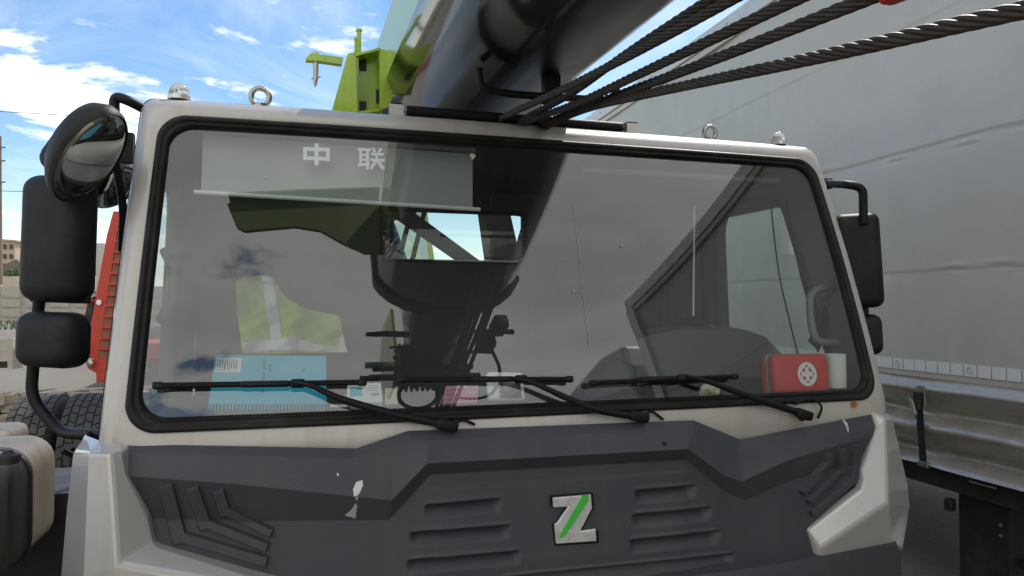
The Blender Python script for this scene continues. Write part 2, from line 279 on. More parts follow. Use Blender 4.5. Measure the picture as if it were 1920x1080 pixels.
# ------------------------------------------------------------------ object helpers
ORIG = {}
def empty(name, loc, label=None, cat=None, group=None):
    o = bpy.data.objects.new(name, None); o.location = loc; o.empty_display_size = 0.1
    col.objects.link(o); ORIG[o] = Vector(loc)
    tag(o, label, cat, group); return o
def tag(o, label=None, cat=None, group=None, kind=None):
    if label: o['label'] = label
    if cat: o['category'] = cat
    if group: o['group'] = group
    if kind: o['kind'] = kind
    return o
class MB:
    def __init__(s): s.v = []; s.f = []
    def add(s, vs, fs):
        k = len(s.v); s.v += [Vector(v) for v in vs]; s.f += [tuple(i + k for i in f) for f in fs]; return s
    def box(s, lo, hi, M=None):
        x0, y0, z0 = lo; x1, y1, z1 = hi
        vs = [Vector(p) for p in ((x0,y0,z0),(x1,y0,z0),(x1,y1,z0),(x0,y1,z0),(x0,y0,z1),(x1,y0,z1),(x1,y1,z1),(x0,y1,z1))]
        if M is not None: vs = [M @ v for v in vs]
        return s.add(vs, [(0,3,2,1),(4,5,6,7),(0,1,5,4),(1,2,6,5),(2,3,7,6),(3,0,4,7)])
    def prism(s, poly, off):
        n = len(poly); off = Vector(off); p = [Vector(q) for q in poly]
        s.add(p + [q + off for q in p], [tuple(range(n)), tuple(range(2*n-1, n-1, -1))] + [(i, n+i, n+(i+1) % n, (i+1) % n) for i in range(n)])
        return s
    def tube(s, pts, r, n=10, caps=True):
        pts = [Vector(p) for p in pts]; m = len(pts)
        rs = r if isinstance(r, (list, tuple)) else [r] * m
        rings = []; up = None
        for i, p in enumerate(pts):
            t = (pts[min(i+1, m-1)] - pts[max(i-1, 0)]).normalized()
            if up is None: up = t.orthogonal().normalized()
            up = (up - t * up.dot(t)).normalized(); w = t.cross(up)
            rings.append([p + (up * math.cos(2*math.pi*k/n) + w * math.sin(2*math.pi*k/n)) * rs[i] for k in range(n)])
        vs = [q for rg in rings for q in rg]
        fs = [(i*n+k, i*n+(k+1) % n, (i+1)*n+(k+1) % n, (i+1)*n+k) for i in range(m-1) for k in range(n)]
        if caps: fs += [tuple(range(n-1, -1, -1)), tuple((m-1)*n+k for k in range(n))]
        return s.add(vs, fs)
    def cyl(s, a, b, r, n=16): return s.tube([a, b], r, n)
    def lathe(s, prof, M, n=24):      # prof: (radius, height) pairs
        k0 = [(M @ Vector((r*math.cos(2*math.pi*k/n), r*math.sin(2*math.pi*k/n), h))) for r, h in prof for k in range(n)]
        fs = [(i*n+k, i*n+(k+1) % n, (i+1)*n+(k+1) % n, (i+1)*n+k) for i in range(len(prof)-1) for k in range(n)]
        fs += [tuple(range(n-1, -1, -1)), tuple((len(prof)-1)*n+k for k in range(n))]
        return s.add(k0, fs)
    def loft(s, rings, closed=True, caps=(False, False)):
        n = len(rings[0]); vs = [q for r in rings for q in r]; kk = n if closed else n-1
        fs = [(i*n+k, i*n+(k+1) % n, (i+1)*n+(k+1) % n, (i+1)*n+k) for i in range(len(rings)-1) for k in range(kk)]
        if caps[0]: fs.append(tuple(range(n-1, -1, -1)))
        if caps[1]: fs.append(tuple((len(rings)-1)*n+k for k in range(n)))
        return s.add(vs, fs)
    def rbox(s, c, size, r, M=None, seg=3):
        bm = bmesh.new(); bmesh.ops.create_cube(bm, size=1)
        for v in bm.verts: v.co = Vector((v.co.x*size[0], v.co.y*size[1], v.co.z*size[2]))
        bmesh.ops.bevel(bm, geom=list(bm.edges), offset=r, segments=seg, profile=0.5, affect='EDGES')
        bm.verts.ensure_lookup_table(); c = Vector(c)
        vs = [(M @ v.co if M is not None else v.co) + c for v in bm.verts]; fs = [[v.index for v in f.verts] for f in bm.faces]
        bm.free(); return s.add(vs, fs)
    def build(s, name, material, parent=None, smooth=None, bevel=0.0, label=None, kind=None, fixn=True):
        vs = s.v
        lo = Vector((min(v.x for v in vs), min(v.y for v in vs), min(v.z for v in vs))); hi = Vector((max(v.x for v in vs), max(v.y for v in vs), max(v.z for v in vs)))
        c = (lo + hi) / 2
        me = bpy.data.meshes.new(name); me.from_pydata([v - c for v in vs], [], s.f); me.update()
        if fixn:
            bm = bmesh.new(); bm.from_mesh(me); bmesh.ops.recalc_face_normals(bm, faces=bm.faces); bm.to_mesh(me); bm.free()
        me.materials.append(material)
        o = bpy.data.objects.new(name, me); col.objects.link(o); ORIG[o] = c
        if parent is not None: o.parent = parent; o.location = c - ORIG[parent]
        else: o.location = c
        if bevel:
            md = o.modifiers.new('bevel', 'BEVEL'); md.width = bevel; md.segments = 2; md.limit_method = 'ANGLE'; md.angle_limit = R(35)
        if smooth is not None:
            if smooth == 180:
                for p in me.polygons: p.use_smooth = True
            else:
                for p in me.polygons: p.use_smooth = True
                try: me.set_sharp_from_angle(angle=R(smooth))
                except Exception: pass
        if label: o['label'] = label
        if kind: o['kind'] = kind
        return o
def spline(pts, n=8):
    pts = [Vector(p) for p in pts]; P = [pts[0]*2-pts[1]] + pts + [pts[-1]*2-pts[-2]]; out = []
    for i in range(1, len(P)-2):
        for k in range(n):
            t = k / n; a, b, c, d = P[i-1], P[i], P[i+1], P[i+2]
            out.append(0.5*((2*b)+(c-a)*t+(2*a-5*b+4*c-d)*t*t+(3*b-a-3*c+d)*t**3))
    out.append(pts[-1]); return out
def fillet(pts, r, n=5):
    pts = [Vector(p) for p in pts]; out = [pts[0]]
    for i in range(1, len(pts)-1):
        a, b, c = pts[i-1], pts[i], pts[i+1]
        u = (a-b); v = (c-b); d = min(r, u.length*0.49, v.length*0.49); p0 = b+u.normalized()*d; p1 = b+v.normalized()*d
        for k in range(n+1):
            t = k/n; out.append(p0*(1-t)**2 + b*2*t*(1-t) + p1*t*t)
    out.append(pts[-1]); return out
def interp(xs, ys): return lambda x: np.interp(x, xs, ys)
def text_mesh(txt, size):
    cu = bpy.data.curves.new('t', 'FONT'); cu.body = txt; cu.size = size; cu.align_x = 'CENTER'; cu.align_y = 'CENTER'; cu.extrude = size*0.02
    ob = bpy.data.objects.new('t', cu); col.objects.link(ob)
    dg = bpy.context.evaluated_depsgraph_get(); me = bpy.data.meshes.new_from_object(ob.evaluated_get(dg))
    vs = [v.co.copy() for v in me.vertices]; fs = [tuple(p.vertices) for p in me.polygons]
    bpy.data.objects.remove(ob); bpy.data.meshes.remove(me); return vs, fs
def frame(origin, ux, uy):
    ux = Vector(ux).normalized(); uy = Vector(uy); uy = (uy - ux*uy.dot(ux)).normalized(); n = ux.cross(uy)
    M = Matrix((ux, uy, n)).transposed().to_4x4(); M.translation = Vector(origin); return M

# ================================================================== SETTING
g = MB(); g.add([(-900, -900, 0), (900, -900, 0), (900, 900, 0), (-900, 900, 0)], [(0, 1, 2, 3)])
tag(g.build('ground', GROUND), kind='structure')

# raised lot beyond the rubble edge
edge_l = atd(-260, 745, 9.3); edge_r = atd(700, 745, 12.5)
ed = (edge_r - edge_l); ed.z = 0; ed.normalize(); en = Vector((-ed.y, ed.x, 0))
LZ = 0.36
pA = Vector((edge_l.x, edge_l.y, 0)) - ed*30; pB = Vector((edge_l.x, edge_l.y, 0)) + ed*40
m = MB(); m.add([(pA.x, pA.y, LZ), (pB.x, pB.y, LZ), (pB + en*500).to_tuple()[:2] + (LZ,), (pA + en*500).to_tuple()[:2] + (LZ,),
                 (pA.x, pA.y, -0.1), (pB.x, pB.y, -0.1)], [(0, 1, 2, 3), (4, 5, 1, 0)])
tag(m.build('yard', LOT), kind='structure')
# rubble edge: every stone its own piece
rub = MB(); rub.box((0, 0, 0), (8.4, 0.28, LZ - 0.05), frame(Vector((edge_l.x, edge_l.y, 0)) - ed*1.5 - en*0.25, ed, en))
wall_o = rub.build('rubble_retaining_wall', STONE)
tag(wall_o, 'low broken rubble stone edge of the yard behind the tyres', 'wall')
def stone_mesh(seed):
    r = random.Random(seed); bm = bmesh.new(); bmesh.ops.create_cube(bm, size=1)
    bmesh.ops.bevel(bm, geom=list(bm.edges), offset=0.14, segments=1, affect='EDGES')
    for v in bm.verts: v.co += Vector((r.uniform(-.09, .09), r.uniform(-.09, .09), r.uniform(-.09, .09)))
    me = bpy.data.meshes.new('stone'); bm.to_mesh(me); bm.free(); me.materials.append(STONE); return me
SM = [stone_mesh(i) for i in range(8)]
base0 = Vector((edge_l.x, edge_l.y, 0)) - ed*1.5 - en*0.30
u = 0.0
while u < 8.3:
    z = 0.0
    while z < LZ - 0.04:
        w = random.uniform(0.16, 0.36); h = random.uniform(0.10, 0.18)
        o = bpy.data.objects.new('stone', random.choice(SM)); col.objects.link(o)
        c = base0 + ed*(u + w/2 + random.uniform(-.05, .05)) + en*random.uniform(-.03, .05) + Vector((0, 0, min(z + h/2, LZ - 0.02)))
        o.parent = wall_o; o.location = c - ORIG[wall_o]; o.scale = (w, 0.22, h); o.rotation_euler = (random.uniform(-.1, .1), random.uniform(-.1, .1), math.atan2(ed.y, ed.x) + random.uniform(-.12, .12))
        z += h*0.95
    u += 0.27

# ================================================================== TRUCK CRANE
XC = 0.790
ZB, ZT = 1.275, 2.165
H_B, H_T = 1.193, 1.160
def G(x, z, grow=0.0):
    v = (z - ZB) / (ZT - ZB); hw = H_B + (H_T - H_B) * v
    uu = min(abs((x - XC) / hw), 1.12)
    vv = max(v, -0.02)
    y = 2.10 + 0.285 * vv - 0.008 * (1 - uu ** 2) - 0.010 * (1 - uu ** 4) - 0.016 * (1 - min(1, abs(2*vv - 1)) ** 2)
    return y + (0.04 * (-0.02 - v) if v < -0.02 else 0)
def on_glass(px, py, off=0.0):
    Y = 2.1
    for _ in range(12):
        p = aty(px, py, Y); Y = G(p.x, p.z) + off
    return aty(px, py, Y)
def rr(off=0.0, n=14, r0=0.078, bot=0.0, nx=40, nz=16):
    """rounded outline of the windscreen grown by off (x, z pairs, anticlockwise seen from the front)"""
    hw = H_B + off; z0 = ZB - off - bot; z1 = ZT + off; r = max(0.03, r0 + off * (0.35 if off < 0.02 else -0.45))
    pts = []
    def arc(cx_, cz_, a0):
        for k in range(n + 1):
            a = a0 + (math.pi/2) * k / n; pts.append((cx_ + r*math.cos(a), cz_ + r*math.sin(a)))
    for k in range(1, nz): pts.append((hw, z0 + r + (z1 - z0 - 2*r) * k / nz))
    arc(hw - r, z1 - r, 0)
    for k in range(1, nx): pts.append((hw - r - 2*(hw - r) * k / nx, z1))
    arc(-hw + r, z1 - r, math.pi/2)
    for k in range(1, nz): pts.append((-hw, z1 - r - (z1 - z0 - 2*r) * k / nz))
    arc(-hw + r, z0 + r, math.pi)
    for k in range(1, nx): pts.append((-hw + r + 2*(hw - r) * k / nx, z0))
    arc(hw - r, z0 + r, 1.5*math.pi)
    tp = (H_B - H_T) / H_B
    return [(XC + x * (1 - tp * (z - ZB) / (ZT - ZB)), z) for x, z in pts]
def ring(off, back=0.0, bot=0.0): return [Vector((x, G(x, z) + back, z)) for x, z in rr(off, bot=bot)]

crane = empty('truck_crane', (XC, 2.6, 0), 'silver white truck crane cab with dark grey front panel and black boom overhead', 'truck crane')
# --- cab shell: front frame, rounded edges, then back as a tube with door window openings
CABY = 3.78
def flat_ring(off, y, bot=0.0): return [Vector((x, y, z)) for x, z in rr(off, bot=bot)]
rings = [ring(-0.012, 0.012), ring(0.0, 0.0), ring(0.012, -0.004), ring(0.03, -0.003, 0.05), ring(0.045, 0.004, 0.15), ring(0.06, 0.018, 0.30), ring(0.07, 0.038, 0.45), ring(0.075, 0.065, 0.45)]
last = rings[-1]
def back_ring(t, off=0.078, bot=0.45, inner=0.0):
    fr = ring(off, 0.065, bot); bk = flat_ring(off, CABY, bot)
    return [a.lerp(b, t) for a, b in zip(fr, bk)]
def in_poly(p, poly):
    x, y = p; c = False; j = len(poly) - 1
    for i in range(len(poly)):
        xi, yi = poly[i]; xj, yj = poly[j]
        if (yi > y) != (yj > y) and x < (xj - xi) * (y - yi) / (yj - yi) + xi: c = not c
        j = i
    return c
# door window outline in (y, z), front edge raked with the windscreen
DOOR = [(2.36, 1.22), (3.10, 1.22), (3.12, 1.30), (3.12, 1.98), (3.07, 2.06), (2.66, 2.065), (2.60, 2.03), (2.36, 1.40)]
DOOR = [(p.x, p.y) for p in fillet([Vector((a, b, 0)) for a, b in DOOR], 0.07, 4)]
def cut_tube(name, off, material, z_roof=0.0):
    mb = MB(); T = [0] + [i / 60 for i in range(1, 61)]
    rs = [back_ring(t, off) for t in T]; n = len(rs[0]); vs = [q for r_ in rs for q in r_]; fs = []
    for i in range(len(rs)-1):
        for k in range(n):
            idx = (i*n+k, i*n+(k+1) % n, (i+1)*n+(k+1) % n, (i+1)*n+k)
            c = sum((vs[j] for j in idx), Vector()) / 4
            if abs(c.x - XC) > 1.05 and in_poly((c.y, c.z), DOOR): continue
            fs.append(idx)
    mb.add(vs, fs); return mb
shell = cut_tube('cab_shell', 0.078, PAINT)
sh2 = MB(); sh2.loft(rings)
shell.add(sh2.v, sh2.f)
cab = shell.build('cab_shell', PAINT, crane, smooth=40)
lin = cut_tube('cab_lining', 0.035, LINING)
lining = lin.build('cab_lining', LINING, crane, smooth=40)
# door window frames and panes
for s in (-1, 1):
    xo = XC + s * (H_B + 0.056)
    fr_pts = [Vector((xo, y, z)) for y, z in DOOR] ; fr_pts.append(fr_pts[0])
    def side_x(z): return XC + s * ((H_B + 0.056) * (1 - (H_B - H_T) / H_B * (z - ZB) / (ZT - ZB)))
    fr_pts = [Vector((side_x(p.z), p.y, p.z)) for p in fr_pts]
    fmb = MB(); fmb.tube(fr_pts, 0.032, 8, caps=False)
    dwf = fmb.build('door_window_frame', LINING_DARK, crane, smooth=60)
    pm = MB(); pm.add([Vector((side_x(z), y, z)) for y, z in DOOR], [tuple(range(len(DOOR)))])
    pm.build('pane', SIDE_GLASS, dwf)
# rear wall with window
RX0, RX1, RZ0, RZ1 = 0.43, 1.215, 1.815, 2.10
bw = MB(); x0, x1 = XC - H_B - 0.02, XC + H_B + 0.02
bw.box((x0, CABY - 0.08, 0.9), (RX0, CABY - 0.02, 2.19)); bw.box((RX1, CABY - 0.08, 0.9), (x1, CABY - 0.02, 2.19))
bw.box((RX0, CABY - 0.08, 0.9), (RX1, CABY - 0.02, RZ0)); bw.box((RX0, CABY - 0.08, RZ1), (RX1, CABY - 0.02, 2.19))
rw = bw.build('rear_wall', LINING, crane)
rf = MB(); rp = fillet([(RX0, CABY - 0.05, (RZ0+RZ1)/2), (RX0, CABY-0.05, RZ0), (RX1, CABY-0.05, RZ0), (RX1, CABY-0.05, RZ1), (RX0, CABY-0.05, RZ1), (RX0, CABY-0.05, (RZ0+RZ1)/2)], 0.05)
rf.tube(rp, 0.022, 8, caps=False); rwf = rf.build('rear_window', LINING_DARK, crane, smooth=60)
rg = MB(); rg.add([(RX0, CABY-0.05, RZ0), (RX1, CABY-0.05, RZ0), (RX1, CABY-0.05, RZ1), (RX0, CABY-0.05, RZ1)], [(0, 1, 2, 3)]); rg.build('pane', SIDE_GLASS, rwf)
# windscreen gasket
gk = MB(); gk.loft([ring(0.009, 0.004), ring(0.007, -0.010), ring(0.001, -0.016), ring(-0.008, -0.014), ring(-0.012, -0.008), ring(-0.018, -0.008), ring(-0.022, -0.011), ring(-0.028, -0.006), ring(-0.030, 0.010)])
gk.build('windscreen_gasket', RUBBER, crane, smooth=60)
# windscreen pane (concentric rings, fine enough to mirror smoothly)
ws = MB(); out = rr(-0.02); cx0 = sum(p[0] for p in out)/len(out); cz0 = (ZB+ZT)/2; rgs = []
for k in range(0, 46):
    t = 1 - k / 46
    rgs.append([Vector((cx0 + (x-cx0)*t, 0, cz0 + (z-cz0)*t)) for x, z in out])
for r_ in rgs:
    for p in r_: p.y = G(p.x, p.z) + 0.004
ws.loft(rgs); nlast = len(rgs[-1]); kk = len(ws.v); ws.v.append(Vector((cx0, G(cx0, cz0)+0.004, cz0)))
ws.f += [(kk - nlast + i, kk - nlast + (i+1) % nlast, kk) for i in range(nlast)]
ws.build('windscreen', GLASS, crane, smooth=180)

# --- moulded front panel as one relief surface
def YB(x): return 2.035 + 0.05 * abs((x - XC) / 1.25) ** 3
px_ = np.linspace(214, 1648, 980); nr = 230
topf = interp([200, 225, 668, 765, 1300, 1388, 1643, 1680], [831, 832, 841, 808, 788, 824, 775, 768])
b1f = interp([200, 225, 662, 775, 1300, 1385, 1643, 1680], [849, 850, 859, 827, 807, 844, 799, 792])
cf = interp([200, 237, 437, 664, 735, 801, 1291, 1360, 1392, 1480, 1641, 1680], [888, 892, 907, 931, 938, 869, 842, 893, 903, 862, 815, 805])
dfn = interp([200, 286, 478, 729, 807, 1286, 1360, 1397, 1480, 1641, 1680], [966, 972, 977, 975, 890, 862, 923, 938, 902, 858, 848])
def ss(e0, e1, x): t = np.clip((x - e0) / (e1 - e0), 0, 1); return t*t*(3-2*t)
def seg_d(X, Yy, a, b):
    ax, ay = a; bx, by = b; dx, dy = bx-ax, by-ay; t = np.clip(((X-ax)*dx + (Yy-ay)*dy) / (dx*dx+dy*dy), 0, 1)
    return np.hypot(X-ax-t*dx, Yy-ay-t*dy)
X = np.repeat(px_[None, :], nr, 0); tt = np.linspace(0, 1, nr)[:, None]
TOPY = topf(px_)[None, :]; Yg = TOPY + tt * (1125 - TOPY)
B1, CF, DF = b1f(X), cf(X), dfn(X)
h = np.where(Yg < B1, -0.022 + 0.022 * np.clip((Yg - TOPY) / (B1 - TOPY), 0, 1),
    np.where(Yg < CF, 0.035 * (Yg - B1) / np.maximum(CF - B1, 1),
    np.where(Yg < DF, 0.035 - 0.036 * (Yg - CF) / np.maximum(DF - CF, 1), -0.001 + 0.00014 * (Yg - DF))))
edge_k = 1 - 0.75*ss(1480, 1640, X); h = np.where(Yg < B1, h, h * edge_k)
h0 = h.copy()
# inner trapezoid ridge
ridge = interp([831, 1271], [914, 885])(X); inx = ss(800, 835, X) * (1 - ss(1268, 1300, X))
h += 0.006 * inx * ss(-3, 3, Yg - ridge) * (1 - ss(140, 190, Yg - ridge))
def louvre(x0, y0, x1, y1, depth=0.030, fall=27):
    global h
    yl = y0 + (y1 - y0) * (X - x0) / (x1 - x0); e = ss(x0 - 4, x0 + 14, X) * (1 - ss(x1 - 14, x1 + 4, X)); d = Yg - yl
    h = h - depth * e * np.where(d < 0, 0, ss(0, 4.0, d) * np.clip(1 - (d - 4) / (fall - 4), 0, 1)) + 0.004 * e * np.exp(-(d + 3) ** 2 / 8)
for a in ((798, 946, 937, 933), (770, 998, 954, 983), (765, 1050, 973, 1031), (1190, 918, 1303, 909), (1185, 963, 1332, 951), (1181, 1011, 1348, 995)): louvre(*a)
louvre(940, 1082, 1375, 1038, 0.02, 30)
def bar(pts, w0, w1, hh=0.015):
    global h
    best = np.zeros_like(X)
    for i in range(len(pts) - 1):
        w = (w0, w1)[i]; (ax, ay), (bx, by) = pts[i], pts[i+1]; L_ = math.hypot(bx-ax, by-ay); dx, dy = (bx-ax)/L_, (by-ay)/L_
        t = (X-ax)*dx + (Yg-ay)*dy; pd = np.abs((X-ax)*dy - (Yg-ay)*dx)
        ext = (0, w/2) if i == 0 else (w/2, 0)
        d = np.maximum(pd, np.maximum(-t - ext[0], t - L_ - ext[1]) + w/2); best = np.maximum(best, 1 - ss(w/2 - 1.6, w/2 + 1.4, d))
    h = h + hh * best
bar([(311, 909), (336, 1003), (501, 1052)], 28, 20); bar([(361, 914), (384, 978), (502, 1025)], 25, 18); bar([(409, 920), (421, 955), (510, 999)], 23, 17)
bar([(1605, 834), (1598, 898), (1518, 963)], 15, 14, 0.016); bar([(1578, 841), (1573, 880), (1512, 940)], 14, 12, 0.016); bar([(1555, 849), (1551, 868), (1501, 924)], 13, 12, 0.016)
verts = []
cr = math.cos
rays0 = {}
for j in range(nr):
    for i in range(len(px_)):
        p = aty(X[j, i], Yg[j, i], 2.03); p = aty(X[j, i], Yg[j, i], YB(p.x) - h0[j, i])      # base facets first, the fine relief then goes straight out
        verts.append(Vector((p.x, p.y - (h[j, i] - h0[j, i]), p.z)))
nc = len(px_)
pm = MB(); pm.v = verts; pm.f = [(j*nc+i, j*nc+i+1, (j+1)*nc+i+1, (j+1)*nc+i) for j in range(nr-1) for i in range(nc-1)]
panel = pm.build('front_panel', PANEL, crane, smooth=30, fixn=False)
def panel_pt(px, py, out=0.0):
    i = int(np.clip((px - px_[0]) / (px_[-1] - px_[0]) * (nc-1), 0, nc-1)); tpy = topf(px)
    j = int(np.clip((py - tpy) / (1125 - tpy) * (nr-1), 0, nr-1)); p = aty(px, py, 2.03); p = aty(px, py, YB(p.x) - h0[j, i])
    return Vector((p.x, p.y - (h[j, i] - h0[j, i]) - out, p.z))
# scraped paint spots
def patch(name, poly, material, parent, out=0.0012):
    c = (sum(p[0] for p in poly)/len(poly), sum(p[1] for p in poly)/len(poly)); pts = []
    for i in range(len(poly)):
        a, b = poly[i], poly[(i+1) % len(poly)]
        for t in (0, 0.33, 0.66): pts.append((a[0]+(b[0]-a[0])*t + random.uniform(-.6, .6), a[1]+(b[1]-a[1])*t + random.uniform(-.6, .6)))
    mb = MB(); n = len(pts)
    inn = [(c[0]+(p[0]-c[0])*.5, c[1]+(p[1]-c[1])*.5) for p in pts]
    mb.v = [panel_pt(*p, out) for p in pts] + [panel_pt(*p, out) for p in inn] + [panel_pt(c[0], c[1], out)]
    mb.f = [(i, (i+1) % n, n+(i+1) % n, n+i) for i in range(n)] + [(n+i, n+(i+1) % n, 2*n) for i in range(n)]
    return mb.build(name, material, parent)
for poly in ([(668, 903), (680, 900), (681, 910), (672, 928), (664, 931), (662, 918)], [(667, 942), (670, 950), (666, 972), (646, 966), (656, 958)], [(668, 931), (672, 932), (670, 938), (666, 937)],
             [(631, 887), (634, 886), (636, 891), (633, 893)], [(1576, 783), (1581, 784), (1590, 795), (1592, 810), (1589, 811), (1585, 797)]):
    patch('paint_chip', poly, PAINT_GLOSS, panel)
bolt = MB(); p = panel_pt(1245, 832); bolt.lathe([(0.006, 0), (0.006, 0.004), (0.003, 0.006)], frame(p, (1, 0, 0), (0, 0, 1)), 10); bolt.build('screw', BLACK, panel)

# --- white corner pieces
def poly_mesh(name, V, faces, material, parent, bevel=0.010, smooth=None):
    keys = list(V); mb = MB(); mb.v = [aty(*V[k]) if not isinstance(V[k], Vector) else V[k] for k in keys]
    mb.f = [tuple(keys.index(k) for k in f) for f in faces]
    return mb.build(name, material, parent, bevel=bevel, smooth=smooth)
def plane3(a, b, c):
    n = (b - a).cross(c - a).normalized(); return n, n.dot(a)
def onp(pl, px, py): r = ray(px, py); return CAM + r * ((pl[1] - pl[0].dot(CAM)) / pl[0].dot(r))
PF = plane3(aty(167, 849, 2.035), aty(206, 849, 2.005), aty(220, 1058, 1.965))                      # front facet
V = dict(b1=onp(PF, 167, 849), b2=onp(PF, 206, 849), c1=onp(PF, 163, 930), c2=onp(PF, 211, 916), d1=onp(PF, 157, 1080), d2=onp(PF, 220, 1058), h1=onp(PF, 150, 1320))
PS = plane3(V['b1'], V['d1'], aty(126, 950, 2.19))                                                    # side facet
V.update(b0=onp(PS, 138, 847), c0=onp(PS, 126, 950), d0=onp(PS, 113, 1100), h0=onp(PS, 96, 1320))
PI = plane3(V['b2'], V['d2'], aty(274, 960, 2.045))                                                   # inner facet
V.update(b3=onp(PI, 227, 848), c3=onp(PI, 235, 890), e=onp(PI, 274, 960), d3=onp(PI, 286, 1019))
PD = plane3(V['d2'], V['d3'], aty(470, 1082, 1.99))                                                   # lower facet
V.update(f=onp(PD, 297, 1028), g=onp(PD, 470, 1082), g2=onp(PD, 640, 1130)); V['h2'] = V['d2'] + Vector((0, 0.0, -0.5)); V['h3'] = V['g2'] + Vector((0, 0, -0.5))
V['h1'] = V['d1'] + Vector((0, 0, -.5)); V['h0'] = V['d0'] + Vector((0, 0, -.5))
V.update(a0=aty(158, 815, 2.24), a1=aty(186, 826, 2.13), a2=aty(226, 831, 2.09))
for k, v in (('a', 'a0'), ('b', 'b0'), ('c', 'c0'), ('d', 'd0'), ('h', 'h0')):
    p = V[v]; V['s' + k] = Vector((p.x + 0.01, 3.0, p.z))
for k, v in (('2', 'a2'), ('3', 'b3'), ('4', 'c3'), ('5', 'e'), ('6', 'd3'), ('7', 'f'), ('8', 'g'), ('9', 'g2')):
    p = V[v]; V['r' + k] = Vector((p.x + 0.012, p.y + 0.11, p.z))
FL = [('a0', 'a1', 'b1', 'b0'), ('a1', 'a2', 'b3', 'b2', 'b1'), ('b0', 'b1', 'c1', 'd1', 'd0', 'c0'), ('b1', 'b2', 'c2', 'd2', 'd1', 'c1'), ('b2', 'b3', 'c3', 'e', 'd3', 'd2', 'c2'), ('d2', 'd3', 'f'), ('d2', 'f', 'g', 'g2'), ('d0', 'd1', 'h1', 'h0'), ('d1', 'd2', 'h2', 'h1'), ('d2', 'g2', 'h3', 'h2'),
      ('a0', 'b0', 'sb', 'sa'), ('b0', 'c0', 'sc', 'sb'), ('c0', 'd0', 'sd', 'sc'), ('d0', 'h0', 'sh', 'sd'),
      ('a2', 'r2', 'r3', 'b3'), ('b3', 'r3', 'r4', 'c3'), ('c3', 'r4', 'r5', 'e'), ('e', 'r5', 'r6', 'd3'), ('d3', 'r6', 'r7', 'f'), ('f', 'r7', 'r8', 'g'), ('g', 'r8', 'r9', 'g2')]
poly_mesh('corner_fairing', V, FL, PAINT_GLOSS, crane)
PF = plane3(aty(1643, 803, panel_pt(1643, 803).y - 0.008), aty(1515, 994, panel_pt(1515, 994).y - 0.010), aty(1665, 943, 1.985))
V = dict(p1=onp(PF, 1643, 803), p2=onp(PF, 1616, 880), p3=onp(PF, 1618, 900), p4=onp(PF, 1614, 917), p5=onp(PF, 1515, 994), a2=onp(PF, 1660, 783), k1=onp(PF, 1664, 868), k2=onp(PF, 1665, 943), k3=onp(PF, 1541, 1027))
PL = plane3(V['k2'], V['k3'], aty(1676, 1041, 2.07)); V.update(p6=onp(PL, 1533, 1066), k4=onp(PL, 1600, 1056), q4=onp(PL, 1676, 1041))
PS = plane3(V['a2'], V['k2'], aty(1707, 950, 2.13)); V.update(a3=onp(PS, 1674, 781), q1=onp(PS, 1703, 909), q2=onp(PS, 1707, 950), q3=onp(PS, 1691, 1027))
V.update(a=aty(1634, 771, 2.09), a1=aty(1644, 764, 2.17))
for k, v in (('1', 'a1'), ('2', 'a3'), ('3', 'q1'), ('4', 'q2'), ('5', 'q3'), ('6', 'q4')):
    p = V[v]; V['s' + k] = Vector((p.x - 0.01, 3.0, p.z))
for k, v in (('1', 'a'), ('2', 'p1'), ('3', 'p2'), ('4', 'p3'), ('5', 'p4'), ('6', 'p5'), ('7', 'p6')):
    p = V[v]; V['r' + k] = Vector((p.x + 0.004, p.y + 0.03, p.z))
for k, v in (('1', 'p6'), ('2', 'k4'), ('3', 'q4')):
    p = V[v]; V['u' + k] = Vector((p.x, p.y + 0.25, p.z - 0.01))
FR = [('a', 'a1', 'a3', 'a2'), ('a', 'a2', 'p1'), ('a2', 'k1', 'k2', 'k3', 'p5', 'p4', 'p3', 'p2', 'p1'), ('k3', 'p6', 'p5'), ('k3', 'k2', 'q4', 'k4', 'p6'),
      ('a2', 'a3', 'q1', 'q2', 'k2', 'k1'), ('k2', 'q2', 'q3', 'q4'),
      ('a1', 's1', 's2', 'a3'), ('a3', 's2', 's3', 'q1'), ('q1', 's3', 's4', 'q2'), ('q2', 's4', 's5', 'q3'), ('q3', 's5', 's6', 'q4'),
      ('a', 'p1', 'r2', 'r1'), ('p1', 'p2', 'r3', 'r2'), ('p2', 'p3', 'r4', 'r3'), ('p3', 'p4', 'r5', 'r4'), ('p4', 'p5', 'r6', 'r5'), ('p5', 'p6', 'r7', 'r6'), ('p6', 'k4', 'u2', 'u1'), ('k4', 'q4', 'u3', 'u2')]
poly_mesh('corner_fairing', V, FR, PAINT_GLOSS, crane)
# bumper below
bp_l = aty(150, 1090, 2.0).x; bp_r = aty(1712, 1075, 2.1).x
bm_ = MB(); prof = [(XC-1.33, 2.4), (XC-1.31, 2.12), (XC-1.22, 2.02), (XC-0.6, 1.97), (XC, 1.96), (XC+0.6, 1.97), (XC+1.22, 2.02), (XC+1.31, 2.12), (XC+1.33, 2.4)]
rgs = []
for zz, inset in ((0.38, .05), (0.42, .0), (0.74, .0), (0.775, .015), (0.785, .06)):
    rgs.append([Vector((XC + (x-XC)*(1-inset*0.3), y+inset, zz)) for x, y in prof])
bm_.loft(rgs, closed=False); bm_.build('bumper', PANEL, crane, smooth=40)

